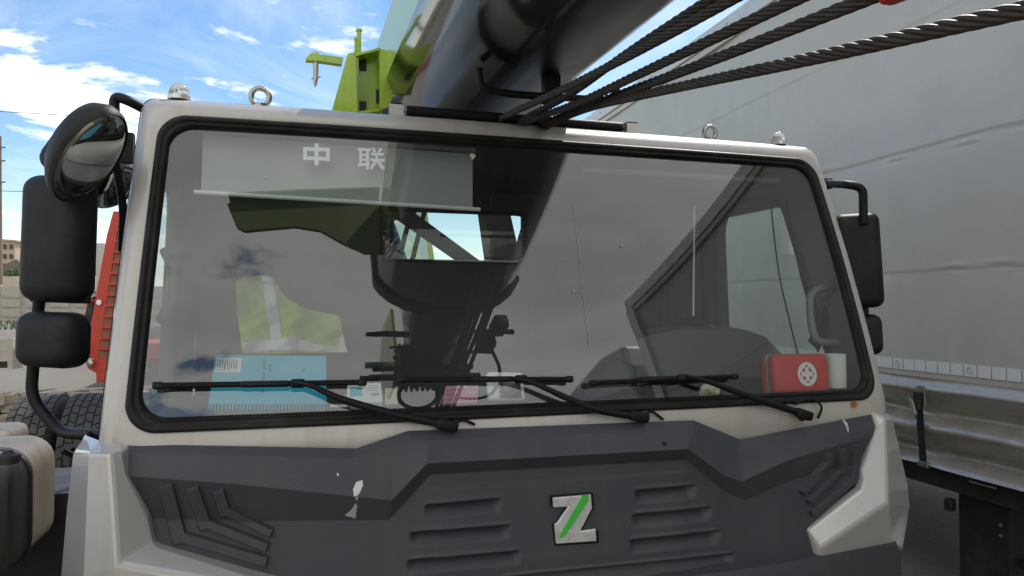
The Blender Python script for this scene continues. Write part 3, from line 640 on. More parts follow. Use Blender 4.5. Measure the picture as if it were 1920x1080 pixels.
# --- emblem
EB = [(1033, 934), (1104, 928), (1108, 950), (1088, 996), (1113, 993), (1115, 1012), (1041, 1017), (1040, 982), (1062, 953), (1037, 957)]
EB = [(1035, 932), (1106, 926), (1108, 952), (1086, 994), (1115, 990), (1116, 1013), (1041, 1018), (1038, 981), (1043, 979), (1063, 949), (1036, 950)]
yb = panel_pt(1075, 970).y
def flat_poly(pts, Y, out, name, m_, parent, bevel=0.0):
    mb = MB(); mb.prism([aty(x, y, Y) for x, y in pts], (0, -out, 0)); return mb.build(name, m_, parent, bevel=bevel)
cxe, cye = 1075, 972
emb = flat_poly([(cxe+(x-cxe)*1.11, cye+(y-cye)*1.08) for x, y in EB], yb + 0.003, 0.012, 'emblem', BLACK, crane, 0.002)
flat_poly(EB, yb - 0.009, 0.010, 'emblem_face', CHROME, emb, 0.0025)
flat_poly([(1092, 929), (1103, 928), (1103, 938), (1058, 1006), (1050, 1009), (1050, 1001)], yb - 0.0185, 0.003, 'emblem_stripe', EMBLEM_GREEN, emb)

# --- wipers
def wiper(bl, br, clip, arm, knob, loop):
    a, b = on_glass(*bl, -0.03), on_glass(*br, -0.03); d = (b - a).normalized()
    root = MB(); n = Vector((0, -1, 0.3)).normalized(); upv = n.cross(d).normalized()
    sp = [a.lerp(b, t/12) for t in range(13)]
    for q in sp: q.y = G(q.x, q.z) - 0.03
    # arm is the part, the blade its sub-part
    pts = [on_glass(*q[:2], q[2]) for q in arm]
    am = MB(); sm_ = spline(pts, 6); k = len(sm_); am.tube(sm_, [0.005 + 0.0068*min(1, i/k*1.4) for i in range(k)], 8)
    kp = on_glass(*knob, -0.035); am.rbox(kp, (0.065, 0.032, 0.032), 0.010, frame((0,0,0), pts[-1]-pts[-2], (0, 0, 1)).to_3x3())
    am.cyl(kp + Vector((0.02, 0.03, -0.012)), kp + Vector((0.02, 0.12, 0.0)), 0.017)
    ao = am.build('wiper_arm', BLACK, crane, smooth=45)
    bl_ = MB(); rs = []
    for q in sp: rs.append([q + upv*w_ + n*h_ for w_, h_ in ((-.0075, 0), (-.005, .007), (.003, .010), (.0075, .003), (.007, 0), (.0025, -.012), (.002, -.022), (-.002, -.022), (-.0025, -.012))])
    bl_.loft(rs, caps=(True, True))
    bl_.build('wiper_blade', BLACK, ao, smooth=40)
    cl = MB(); c = on_glass(*clip, -0.036); M3 = frame((0, 0, 0), d, upv).to_3x3()
    cl.rbox(c, (0.13, 0.017, 0.018), 0.006, M3, 2); cl.rbox(c + d*0.085, (0.04, 0.023, 0.026), 0.007, M3, 2)
    cl.build('blade_clip', BLACK, ao, smooth=45)
    for q in (a, b):
        e_ = MB(); e_.rbox(q, (0.026, 0.019, 0.02), 0.005, M3, 2); e_.build('end_cap', BLACK, ao, smooth=45)
    hs = MB(); hs.tube(spline([on_glass(*q[:2], q[2]) for q in loop], 6), 0.0042, 7); hs.build('washer_hose', BLACK, ao, smooth=60)
wiper((296, 723), (679, 717), (497, 720), [(548, 716, -.05), (585, 724, -.055), (640, 748, -.05), (740, 777, -.045), (840, 797, -.035)], (838, 797), [(846, 797, -.03), (868, 788, -.02), (890, 796, -.008)])
wiper((754, 712), (1067, 711), (925, 711), [(963, 709, -.05), (1000, 718, -.055), (1060, 745, -.05), (1120, 768, -.045), (1200, 782, -.035)], (1198, 781), [(1205, 781, -.03), (1222, 772, -.02), (1243, 786, -.006)])
wiper((1113, 718), (1377, 706), (1235, 711), [(1288, 705, -.05), (1320, 713, -.055), (1370, 731, -.05), (1430, 752, -.045), (1505, 776, -.035)], (1507, 777), [(1490, 758, -.02), (1520, 748, -.02), (1540, 762, -.02), (1534, 784, -.01)])

# --- rust at the screen corners
def rust(px, py, r):
    mb = MB(); n = 12; c = on_glass(px, py, -0.008)
    pts = [on_glass(px + r*random.uniform(.5, 1.1)*math.cos(2*math.pi*k/n), py + r*random.uniform(.5, 1.1)*math.sin(2*math.pi*k/n), -0.0075) for k in range(n)]
    mb.v = pts + [c]; mb.f = [(k, (k+1) % n, n) for k in range(n)]; mb.build('rust_spot', RUST, cab)
rust(258, 787, 6); rust(285, 801, 5); rust(1602, 757, 7)

# --- roof furniture
def roof_z(x, y): return 2.247
def dome(px, py):
    p = aty(px, py, 2.47); p.z = 2.240
    mb = MB(); mb.lathe([(0.034, 0), (0.034, 0.012), (0.028, 0.014)], Matrix.Translation(p), 20); b_ = mb.build('marker_lamp', CHROME, crane, smooth=40)
    ln = MB(); ln.lathe([(0.030, .010), (0.031, .022), (0.027, .038), (0.017, .050), (0.004, .055)], Matrix.Translation(p), 20); ln.build('lens', LAMP_CLEAR, b_, smooth=70)
dome(336, 178); dome(1459, 276)
def eyebolt(px, py, r=0.028):
    p = aty(px, py, 2.475); c = Vector((p.x, p.y, 2.250 + r*0.8))
    mb = MB(); mb.tube([c + Vector((r*math.cos(a), 0.3*r*math.sin(a)*0, r*math.sin(a))) for a in [R(-50 + 280*k/20) for k in range(21)]], 0.009, 8)
    mb.cyl(Vector((c.x, c.y, 2.225)), Vector((c.x, c.y, 2.25)), 0.02)
    mb.build('eye_bolt', STEEL, crane, smooth=60)
eyebolt(488, 190); eyebolt(1331, 262, 0.025)
# roller across the roof
YR = 2.48
ra = aty(762, 213, YR); rb_ = aty(1165, 246, YR); zz = (ra.z + rb_.z)/2
ra.z = rb_.z = zz = max(zz, 2.266)
rl = MB(); rl.cyl(ra, rb_, 0.018, 20); roller = rl.build('rope_roller', BLACK, crane, smooth=50)
sh = MB(); sh.cyl(ra - Vector((.04, 0, 0)), rb_ + Vector((.05, 0, 0)), 0.008, 10); sh.build('roller_shaft', STEEL, roller, smooth=50)
for q, s in ((ra, -1), (rb_, 1)):
    br = MB(); br.box((q.x + s*0.035 - 0.022, YR-0.022, 2.235), (q.x + s*0.035 + 0.022, YR-0.018, zz+0.018)); br.box((q.x + s*0.035 - 0.022, YR-0.022, zz+0.014), (q.x + s*0.035 + 0.022, YR+0.022, zz+0.018))
    br.box((q.x + s*0.035 - 0.022, YR+0.018, 2.235), (q.x + s*0.035 + 0.022, YR+0.022, zz+0.014)); br.build('roller_bracket', ALU, roller)

# --- boom
BZ = 1.6
left_web = [(0.40, 1.275), (0.40, 1.005)]
belly = [(0.40, 1.005), (0.425, 0.945), (0.475, 0.88), (0.55, 0.825), (0.64, 0.79), (0.74, 0.776), (0.85, 0.78), (0.95, 0.805), (1.04, 0.865), (1.11, 0.935), (1.155, 1.01)]
right_web = [(1.155, 1.01), (1.155, 1.275)]
top = [(1.155, 1.275), (0.40, 1.275)]
def sec(pts, k=1.0, y=0, cz=1.09): return [Vector((XC - 0.017 + (x - XC + 0.017)*k, y, BZ + cz + (z - cz)*k)) for x, z in pts]
def strip(pts, y0, y1, k=1.0, n=24):
    mb = MB(); mb.loft([sec(pts, k, y0 + (y1-y0)*i/n) for i in range(n+1)], closed=False); return mb
Y_END = 0.95
bo = strip(belly, Y_END, 7.2).build('boom', BOOM_BLACK, crane, smooth=50, label='glossy black rounded underside of the boom')
strip(left_web, Y_END, 7.2).build('boom_web', GREEN_GLOSS, bo); strip(right_web, Y_END, 7.2).build('boom_web', BOOM_BLACK, bo); strip(top, Y_END, 7.2).build('boom_top', GREEN, bo)
full = left_web + belly[1:] + right_web[1:]
def collar(y0, y1, k0, k1, name, m_):
    mb = MB(); o0, o1 = sec(full, k0, y0), sec(full, k0, y1); i0, i1 = sec(full, k1, y0), sec(full, k1, y1)
    mb.loft([i0, o0, o1, i1, i0]); mb.build(name, m_, bo)
collar(Y_END - 0.06, Y_END + 0.02, 1.06, 0.80, 'boom_collar', BLACK)
inn = MB(); inn.loft([sec(full, 0.30, 0.02, 0.84), sec(full, 0.42, 0.22, 0.84), sec(full, 0.50, 0.46, 0.84), sec(full, 0.57, 0.60, 0.84), sec(full, 0.57, 1.0, 0.84)], caps=(True, False)); inn.build('inner_boom', BOOM_BLACK, bo, smooth=50)
capm = MB(); capm.loft([sec(full, 0.99, Y_END - 0.02), sec(full, 0.99, Y_END + 0.01)], caps=(True, True)); capm.build('boom_end_plate', BLACK, bo)
# boom head: side plates, sheaves, pins
for s in (-1, 1):
    hp = MB(); xx = XC - 0.017 + s*0.19
    hp.prism([(xx, 0.15, BZ+0.86), (xx, 0.15, BZ+1.3), (xx, -0.35, BZ+1.42), (xx, -0.75, BZ+1.25), (xx, -0.72, BZ+0.95), (xx, -0.4, BZ+0.72), (xx, -0.1, BZ+0.70)], (s*0.02, 0, 0))
    hp.build('head_plate', GREEN, bo, bevel=0.004)
for k in range(4):
    xs = XC - 0.13 + k*0.075
    for cy_, cz_, r_ in ((-0.5, BZ+1.1, 0.2), (-0.25, BZ+0.86, 0.13)):
        M_ = frame((xs, cy_, cz_), (0, 1, 0), (0, 0, 1)); sv = MB(); sv.lathe([(r_, -.022), (r_, -.015), (r_-.03, -.005), (r_-.03, .005), (r_, .015), (r_, .022)], M_, 28); sv.build('sheave', BLACK, bo, smooth=40)
for cy_, cz_ in ((-0.5, 1.1), (-0.25, .86)):
    pn = MB(); pn.cyl((XC-0.36, cy_, BZ+cz_), (XC+0.34, cy_, BZ+cz_), 0.03); pn.build('head_pin', STEEL, bo, smooth=40)
for zz_, l in ((0.72, .24), (0.80, .16)):
    pn = MB(); pn.cyl((XC-0.2-l, 0.05, BZ+zz_), (XC+0.2+l*.5, 0.05, BZ+zz_), 0.022); pn.build('stub_pin', BLACK, bo, smooth=40)
for (x0_, x1_, y_, z_, r_) in ((-.44, -.20, .62, .79, .022), (.16, .40, .64, .79, .02), (-.30, -.16, .48, .76, .012), (.10, .33, .42, .74, .012), (-.26, -.12, .30, .77, .016)):
    pn = MB(); pn.tube([(XC + x0_, y_, BZ + z_), (XC + (x0_+x1_)/2, y_, BZ + z_ + .004), (XC + x1_, y_ - .01, BZ + z_)], [r_*.7, r_, r_], 10); pn.build('stub_pin', BLACK, bo, smooth=40)
for (x_, y_, z_, w_, d_, h_) in ((.24, .58, .74, .10, .12, .12), (-.20, .36, .74, .07, .10, .12), (.16, .26, .73, .06, .08, .16), (0.0, .10, .78, .30, .10, .06), (.30, .70, .80, .08, .16, .10)):
    pn = MB(); pn.rbox((XC + x_, y_, BZ + z_), (w_, d_, h_), 0.018); pn.build('head_bracket', BLACK, bo, smooth=45)
pn = MB(); pn.tube(spline([(XC + .24, .62, BZ + .72), (XC + .36, .36, BZ + .60), (XC + .34, .10, BZ + .52), (XC + .20, -.12, BZ + .60), (XC + .05, -.22, BZ + .74)], 8), .011, 7); pn.build('head_cable', BLACK, bo, smooth=60)
pn = MB(); pn.tube([(XC - .05 + .13*math.cos(a_), -.18 + .05*math.sin(a_), BZ + .66 + .10*math.sin(a_)) for a_ in [2*math.pi*k/24 for k in range(25)]], .016, 8, caps=False); pn.build('head_ring', CHASSIS, bo, smooth=60)
# fly jib bracket wing on the left of the boom head
wg = MB(); yw = 1.35
wing = [(0.40, 1.36), (0.30, 1.35), (-0.30, 1.27), (-0.35, 1.25), (-0.29, 1.06), (-0.25, 1.03), (-0.02, 1.07), (0.10, 1.04), (0.20, 0.95), (0.30, 0.88), (0.40, 0.88)]
wg.prism([(x, yw, BZ + z) for x, z in wing], (0, 0.02, 0)); wgo = wg.build('jib_bracket', GREEN_DARK, bo, bevel=0.004)
fl = MB(); fl.prism([(-0.34, yw-0.05, BZ+1.27), (0.40, yw-0.05, BZ+1.362), (0.40, yw+0.07, BZ+1.362), (-0.34, yw+0.07, BZ+1.27)], (0, 0, 0.015)); fl.build('flange', GREEN, wgo)
for xx in (0.29, 0.22):
    lg = MB(); lg.lathe([(0.05, 0), (0.05, 0.02), (0.028, 0.02), (0.028, 0)], frame((xx, yw-0.03, BZ+1.10+xx*.2), (1, 0, 0), (0, 0, 1)), 16); lg.build('lug', BLACK, wgo, smooth=40)
# green rest bracket left of the boom
YG = 3.22
gb = MB()
def gp(px, py, Y=YG): return aty(px, py, Y)
gb.prism([gp(617, 225), gp(652, 100), gp(667, 97), gp(672, 225)], (0, 0.012, 0))
gbo = gb.build('rest_bracket', GREEN, crane, bevel=0.002)
m_ = MB(); m_.prism([gp(662, 98, YG+.0125), gp(672, 96, YG+.0125), gp(672, 215, YG+.0125), gp(662, 215, YG+.0125)], (0, 0.077, 0)); m_.build('bracket_web', GREEN, gbo)
m_ = MB(); m_.prism([gp(666, 105, YG+.09), gp(716, 92, YG+.09), gp(716, 230, YG+.09), gp(666, 230, YG+.09)], (0, 0.012, 0)); m_.build('bracket_plate', GREEN, gbo)
m_ = MB(); m_.prism([gp(712, 91), gp(738, 100), gp(752, 130), gp(730, 200), gp(712, 206)], (0, 0.012, 0)); m_.build('bracket_gusset', GREEN, gbo)
m_ = MB(); m_.prism([gp(664, 101), gp(712, 89), gp(714, 93), gp(667, 105)], (0, 0.10, 0)); m_.build('bracket_flange', GREEN, gbo)
m_ = MB(); m_.prism([gp(670, 209), gp(714, 203), gp(714, 208), gp(670, 214)], (0, 0.10, 0)); m_.build('bracket_flange', GREEN, gbo)
for x_, y_, w_, h_ in ((674, 107, 13, 26), (674, 190, 13, 18), (705, 168, 6, 26)):
    m_ = MB(); m_.prism([gp(x_, y_, YG+.088), gp(x_+w_, y_, YG+.088), gp(x_+w_, y_+h_, YG+.088), gp(x_, y_+h_, YG+.088)], (0, -0.003, 0)); m_.build('slot', CHASSIS, gbo)
m_ = MB(); m_.prism([gp(573, 109), gp(583, 99), gp(644, 107), gp(641, 121), gp(600, 115), gp(573, 113)], (0, 0.035, 0)); arm_ = m_.build('latch_arm', GREEN, gbo, bevel=0.002)
m_ = MB(); m_.tube([gp(592, 98, YG+.017), gp(592, 146, YG+.017), gp(591, 152, YG+.017), gp(591, 162, YG+.017)], [0.013, 0.011, 0.010, 0.005], 12); m_.build('latch_pin', ZINC, gbo, smooth=40)
m_ = MB(); m_.cyl(gp(584, 148, YG+.017), gp(601, 144, YG+.017), 0.003, 6); m_.build('cotter', STEEL, gbo)
for x_, t_, r_ in ((673, 56, .010), (667, 72, .006)):
    m_ = MB(); m_.cyl(gp(x_, 97, YG+.02), gp(x_, t_, YG+.02), r_, 12); m_.cyl(gp(x_, t_+3, YG+.02), gp(x_, t_-1, YG+.02), r_*1.4, 12); m_.build('bracket_rod', GREEN, gbo, smooth=40)
# rope guard bar hung below the boom
YJ = 2.34
jb = MB(); jb.tube(fillet([aty(897, 128, YJ), aty(902, 168, YJ), aty(960, 177, YJ), aty(1122, 187, YJ), aty(1150, 186, YJ), aty(1158, 157, YJ)], 0.05, 6), 0.0125, 12)
guard = jb.build('rope_guard', BLACK, crane, smooth=60)
m_ = MB(); m_.box((aty(1018, 120, YJ).x, YJ-0.02, BZ+0.69), (aty(1048, 120, YJ).x, YJ+0.02, BZ+0.80)); m_.build('hanger', BLACK, guard, bevel=0.003)
m_ = MB(); m_.rbox(aty(1032, 133, YJ), (0.06, 0.06, 0.04), 0.01); m_.build('hanger_clamp', BLACK, guard, smooth=45)

# --- wire ropes (six twisted strands)
def rope(pts, dia=0.0235, lay=0.175):
    sp = []
    S = pts
    out_ = [S[0]]; step = 0.006
    for a, b in zip(S, S[1:]):
        L_ = (b - a).length; k = max(1, int(L_/step))
        for i in range(1, k+1): out_.append(a.lerp(b, i/k))
    n = 36; rings_ = []; ln = 0; up = None
    for i, p in enumerate(out_):
        t = (out_[min(i+1, len(out_)-1)] - out_[max(i-1, 0)]).normalized()
        if up is None: up = Vector((1, 0, 0))
        up = (up - t*up.dot(t)).normalized(); w = t.cross(up)
        if i: ln += (p - out_[i-1]).length
        ph = 2*math.pi*ln/lay
        rg_ = []
        for k in range(n):
            a = 2*math.pi*k/n; rr_ = dia/2*(0.70 + 0.30*abs(math.cos(3*a)) ** 0.6)
            rg_.append(p + (up*math.cos(a+ph) + w*math.sin(a+ph))*rr_)
        rings_.append(rg_)
    mb = MB(); mb.loft(rings_, caps=(True, True)); return mb
HOOK = Vector((0.80, -1.25, 1.52))
def rope_img(x0, y0, d0, x1, y1, d1, mids, hx):
    L_ = math.hypot(x1 - x0, y1 - y0)
    def dep(x, y): t = math.hypot(x - x0, y - y0) / L_; return 1 / ((1 - t) / d0 + t / d1)
    pts = [atd(x0, y0, d0)] + [atd(x, y, dep(x, y)) for x, y in mids] + [atd(x1, y1, d1)]
    a = pts[0]; back = Vector((a.x + (a.x - XC)*0.1, 5.6, a.z + 0.05))
    far = pts[-1] + (pts[-1] - pts[-2]).normalized() * 0.25
    return rope(fillet([back] + pts + [far, HOOK + Vector((hx, 0, 0.1))], 0.25, 8))
ROPES = [(930, 224, 2.62, 1370, 0, 1.36, [(1075, 159), (1200, 94)], -0.09), (968, 229, 2.62, 1330, 0, 1.50, [(1070, 178), (1165, 106)], -0.045),
         (975, 230, 2.60, 1490, 0, 1.24, [(1080, 196), (1200, 138)], 0.0), (1012, 234, 2.60, 1620, 0, 1.10, [(1090, 203), (1300, 127)], 0.045), (1022, 237, 2.58, 1920, 18, 0.86, [(1100, 201), (1300, 157), (1560, 102)], 0.09)]
for kk_ in ROPES:
    rope_img(*kk_).build('wire_rope', ROPE, crane, smooth=60)
r_a, r_b = atd(1300, 127, 1 / ((1 - 0.467) / 2.60 + 0.467 / 1.10)), atd(1620, 0, 1.10); r_d = (r_b - r_a).normalized(); q0 = r_b + r_d*0.075 - Vector((0, 0, 0.006))
tagp = MB(); tagp.rbox(q0, (0.07, 0.030, 0.030), 0.009, frame((0, 0, 0), r_d, (0, 0, 1)).to_3x3()); tagp.build('red_clamp', RED, crane, smooth=45)
hb = MB(); hb.rbox(HOOK + Vector((0, 0, -0.02)), (0.26, 0.14, 0.34), 0.05); hk = hb.build('hook_block', GREEN, crane, smooth=40)
hh = MB(); hh.tube(spline([HOOK + Vector(q) for q in ((0, 0, -.18), (0, 0, -.28), (.08, 0, -.36), (.06, 0, -.48), (-.05, 0, -.50), (-.11, 0, -.42))], 6), 0.03, 10); hh.build('hook', BLACK, hk, smooth=60)

# --- mirrors
def basis_from(px, py, d):
    p = atd(px, py, d); return p
camx = Matrix.Rotation(YAW, 3, 'Z') @ Vector((1, 0, 0)); camy = Matrix.Rotation(YAW, 3, 'Z') @ Vector((0, 1, 0)); zup = Vector((0, 0, 1))
def housing(px0, py0, px1, py1, d, depth, r, tilt=0, yaw=0):
    a = atd(px0, py0, d); b = atd(px1, py1, d); w_ = (b - a).dot(camx); h_ = abs(a.z - b.z); c = (a + b)/2
    M3 = Matrix.Rotation(YAW + R(yaw), 3, 'Z') @ Matrix.Rotation(R(tilt), 3, 'Y')
    mb = MB(); mb.rbox(c + camy*depth/2, (w_, depth, h_), r, M3, 5); return mb, c, M3, w_, h_
DL = 2.12
arm = MB(); arm.tube(fillet([aty(285, 212, 2.50), aty(240, 188, 2.44), atd(214, 180, DL+.1), atd(216, 300, DL+.1)], 0.04, 6), 0.0155, 12)
arm.tube(fillet([atd(120, 300, DL+.1), atd(90, 420, DL+.1), atd(75, 545, DL+.08), atd(70, 600, DL+.08), atd(62, 690, DL+.08), atd(58, 745, DL+.08), atd(112, 812, DL+.06), aty(196, 816, 2.26)], 0.09, 6), 0.0165, 12)
arm.tube(fillet([atd(216, 300, DL+.1), atd(232, 390, DL+.16), atd(228, 470, DL+.2)], 0.05, 4), 0.012, 10)
mirL = arm.build('mirror_arm', BLACK, crane, smooth=60)
mb, c, M3, w_, h_ = housing(18, 322, 156, 567, DL, 0.12, 0.05, 1.5, -14); mb.build('mirror_housing', MIRROR_BLACK, mirL, smooth=60); mb = MB(); mb.rbox(c + camy*0.075, (w_*1.015, 0.010, h_*1.008), 0.0045, M3, 2); mb.build('housing_rim', BLACK, mirL, smooth=45)
mb, c, M3, w_, h_ = housing(10, 585, 142, 692, DL - .02, 0.12, 0.045, 1.5, -14); mb.build('mirror_housing', MIRROR_BLACK, mirL, smooth=60)
mb = MB(); mb.rbox(atd(128, 285, DL+.12), (0.12, 0.10, 0.16), 0.045, Matrix.Rotation(YAW, 3, 'Z') @ Matrix.Rotation(R(35), 3, 'Y'), 4); mb.build('mirror_housing', MIRROR_BLACK, mirL, smooth=60)
# oval front-view mirror: a dish seen at a slant
mc = atd(170, 300, DL - .12)
nrm = (camx*0.64 - camy*0.12 - zup*0.74).normalized()
longv = (camx*0.70 - camy*0.58 + zup*0.70); longv = (longv - nrm*longv.dot(nrm)).normalized(); shortv = nrm.cross(longv)
def oval(ra_, rb2, hgt):
    ra_ *= 1.0; rb2 *= 0.74
    return [mc + longv*ra_*math.cos(2*math.pi*k/40) + shortv*rb2*math.sin(2*math.pi*k/40) + nrm*hgt for k in range(40)]
dm = MB(); dm.loft([oval(.17, .125, 0.0), oval(.175, .13, -.012), oval(.172, .127, -.035), oval(.145, .105, -.07), oval(.08, .06, -.095), oval(.02, .015, -.10)], caps=(False, True))
dm.loft([oval(.17, .125, 0), oval(.163, .118, -.004)]); dm.build('mirror_housing', MIRROR_BLACK, mirL, smooth=60)
dg_ = MB(); dg_.loft([oval(.165*math.cos(R(a)), .12*math.cos(R(a)), .016*math.sin(R(a)) - .004) for a in (0, 15, 30, 45, 60, 75, 88)], caps=(False, True)); dg_.build('mirror_glass', MIRROR, mirL, smooth=180)
# small mirror further back
m2 = atd(216, 352, DL + .45); n2 = (camx*0.55 - camy*0.6 - zup*0.5).normalized(); lv = (camx*.8 + zup*.6); lv = (lv - n2*lv.dot(n2)).normalized(); sv_ = n2.cross(lv)
def oval2(a_, b_, hgt): return [m2 + lv*a_*math.cos(2*math.pi*k/28) + sv_*b_*math.sin(2*math.pi*k/28) + n2*hgt for k in range(28)]
dm = MB(); dm.loft([oval2(.095, .06, 0), oval2(.1, .065, -.02), oval2(.07, .045, -.06), oval2(.02, .01, -.07)], caps=(False, True)); dm.build('mirror_housing', MIRROR_BLACK, mirL, smooth=60)
dg_ = MB(); dg_.loft([oval2(.094, .059, 0), oval2(.06, .04, .012), oval2(.01, .008, .016)], caps=(False, True)); dg_.build('mirror_glass', MIRROR, mirL, smooth=180)
cl = MB(); cl.box((-.022, -.02, -.05), (.022, .02, .05), Matrix.Translation(atd(238, 278, DL+.35))); cl.build('mirror_clamp', BLACK, mirL)
DR = 2.86
arm = MB(); arm.tube(fillet([aty(1546, 344, 2.50), atd(1590, 346, DR), atd(1618, 352, DR), atd(1619, 420, DR)], 0.06, 6), 0.0165, 12)
arm2 = MB(); arm2.tube([atd(1619, 560, DR+.05), atd(1622, 600, DR+.05), atd(1628, 660, DR+.05), atd(1632, 712, DR+.05), aty(1636, 765, 2.3)], 0.016, 12)
arm2_ = MB(); arm2_.rbox(aty(1549, 345, 2.50), (0.03, 0.05, 0.045), 0.006)
mirR = arm.build('mirror_arm', BLACK, crane, smooth=60); arm2.build('mirror_stay', BLACK, mirR, smooth=60); arm2_.build('mirror_clamp', BLACK, mirR, smooth=45)
mb, c, M3, w_, h_ = housing(1576, 398, 1660, 578, DR, 0.10, 0.036, -3, -6); mb.build('mirror_housing', MIRROR_BLACK, mirR, smooth=60)
mb, c, M3, w_, h_ = housing(1600, 590, 1662, 667, DR, 0.10, 0.036, -3, -6); mb.build('mirror_housing', MIRROR_BLACK, mirR, smooth=60)

# --- stickers on the glass: two characters
def strokes(px, py, k, segs, name):
    mb = MB()
    for (x0, y0, x1, y1, w) in segs:
        d = Vector((x1-x0, y1-y0)); d.normalize(); nn = Vector((-d.y, d.x))*w/2
        q = [(x0+nn.x, y0+nn.y), (x1+nn.x, y1+nn.y), (x1-nn.x, y1-nn.y), (x0-nn.x, y0-nn.y)]
        mb.add([on_glass(px + a*k, py + b*k, 0.007) for a, b in q], [(0, 1, 2, 3)])
    return mb.build(name, STICKER, crane, fixn=False)
strokes(569, 268, 1.0, [(0, 11, 48, 12.5, 7), (3, 8, 3, 32, 7), (45.5, 9, 46, 34, 7), (0, 28, 48, 30, 7), (24.5, 1, 24.5, 42, 8)], 'character_sticker')
strokes(671, 276, 1.0, [(0, 3.5, 24, 5, 5), (5, 4, 5, 34, 5), (18, 4, 18, 42, 5.5), (5, 14, 18, 15, 4), (5, 23, 18, 24, 4), (0, 34, 22, 31, 5),
                        (28, 1, 32, 9, 5), (44, 2, 39, 10, 5), (25, 12.5, 48, 13.5, 5), (23, 23.5, 50, 24.5, 5), (36, 12, 35, 25, 5), (35, 24, 24, 41, 5.5), (37, 25, 48, 41, 6)], 'character_sticker')

for pts_ in ([(1074, 378), (1088, 500), (1098, 590), (1106, 652)],):
    sc_ = MB(); sc_.tube(spline([on_glass(x_, y_, -0.0004) for x_, y_ in pts_], 5), 0.0004, 5); sc_.build('glass_line', BLIND, crane)  # thin pale line running down the outer face of the windscreen
for x_, y_, r_ in ((1075, 545, 1.8), (1166, 461, 2.2), (497, 332, 1.8), (886, 292, 6)):
    sc_ = MB(); n = 9; sc_.v = [on_glass(x_ + r_*random.uniform(.5, 1.1)*math.cos(2*math.pi*k/n), y_ + 1.2*r_*random.uniform(.5, 1.1)*math.sin(2*math.pi*k/n), -0.0006) for k in range(n)]; sc_.f = [tuple(range(n))]; sc_.build('glass_splash', BEIGE, crane, fixn=False)
# --- cab interior
db = MB(); yb0 = 2.10
prof = [(G(XC, 1.30)+0.03, 1.262), (2.30, 1.262), (2.55, 1.29), (2.66, 1.29), (2.72, 1.24), (2.74, 0.95)]
db.loft([[Vector((x, y + (0.04 if abs(x-XC) > 1.0 else 0), z)) for y, z in prof] for x in (XC-1.17, XC-0.9, XC, XC+0.9, XC+1.17)], closed=False)
dash = db.build('dashboard', DASH, crane, smooth=40)
# instrument hood (right-hand side of the picture)
hd = MB(); hp = [(1100, 742), (1165, 668), (1205, 632), (1270, 618), (1400, 619), (1436, 632), (1490, 690), (1520, 742)]
front = [aty(x, y, 2.42) for x, y in hp]; 
for p in front: p.z = max(p.z, 1.26)
midr = [Vector((p.x*1.0 + 0.02, 2.56, p.z + (0.008 if p.z > 1.3 else 0))) for p in front]; rear = [Vector((p.x + .02, 2.74, p.z + (-0.01 if p.z > 1.3 else 0))) for p in front]
low = [Vector((p.x, 2.36, min(p.z, 1.27 + (p.z-1.27)*0.25))) for p in front]
hd.loft([low, front, midr, rear], closed=False); hd.build('instrument_hood', DASH, dash, smooth=50)
sw = MB(); c0 = aty(1283, 603, 2.95) - Vector((0, 0.12, 0.047)); tx = Vector((1, 0, 0)); ty = Vector((0, 0.55, 0.83))
sw.tube([c0 + (tx*math.cos(2*math.pi*k/40) + ty*math.sin(2*math.pi*k/40))*0.225 + Vector((0, 0, -0.14)) for k in range(41)], 0.017, 10, caps=False)
swo = sw.build('steering_wheel', BLACK, crane, smooth=60)
sw = MB(); hub = c0 + Vector((0, -0.02, -0.15)); sw.rbox(hub, (0.14, 0.05, 0.12), 0.02)
for a in (20, 160, 270): sw.tube([hub, hub + (tx*math.cos(R(a)) + ty*math.sin(R(a)))*0.21], 0.014, 8)
sw.cyl(hub, hub + Vector((0, -0.3, -0.35)), 0.03); sw.build('wheel_hub', BLACK, swo, smooth=45)
def seat(xc_, y):
    s = MB(); s.rbox((xc_, y, 1.33), (0.50, 0.16, 0.66), 0.07, Matrix.Rotation(R(-8), 3, 'X'), 4); so = s.build('seat', SEAT, crane, smooth=60)
    s = MB(); s.rbox((xc_, y + 0.06, 1.74), (0.27, 0.10, 0.19), 0.045, Matrix.Rotation(R(-8), 3, 'X'), 4); s.build('headrest', SEAT, so, smooth=60)
    s = MB(); s.rbox((xc_, y - 0.28, 0.98), (0.52, 0.56, 0.18), 0.07, None, 4); s.build('seat_cushion', SEAT, so, smooth=60)
    for k in (-1, 1):
        s = MB(); s.cyl((xc_ + k*0.06, y + 0.04, 1.6), (xc_ + k*0.06, y + 0.06, 1.7), 0.008, 8); s.build('headrest_post', STEEL, so)
seat(0.13, 3.30); seat(1.42, 3.42)
fl_ = MB(); fl_.box((XC-1.15, 2.3, 0.82), (XC+1.15, CABY-0.09, 0.88)); fl_.build('cab_floor', LINING_DARK, crane)
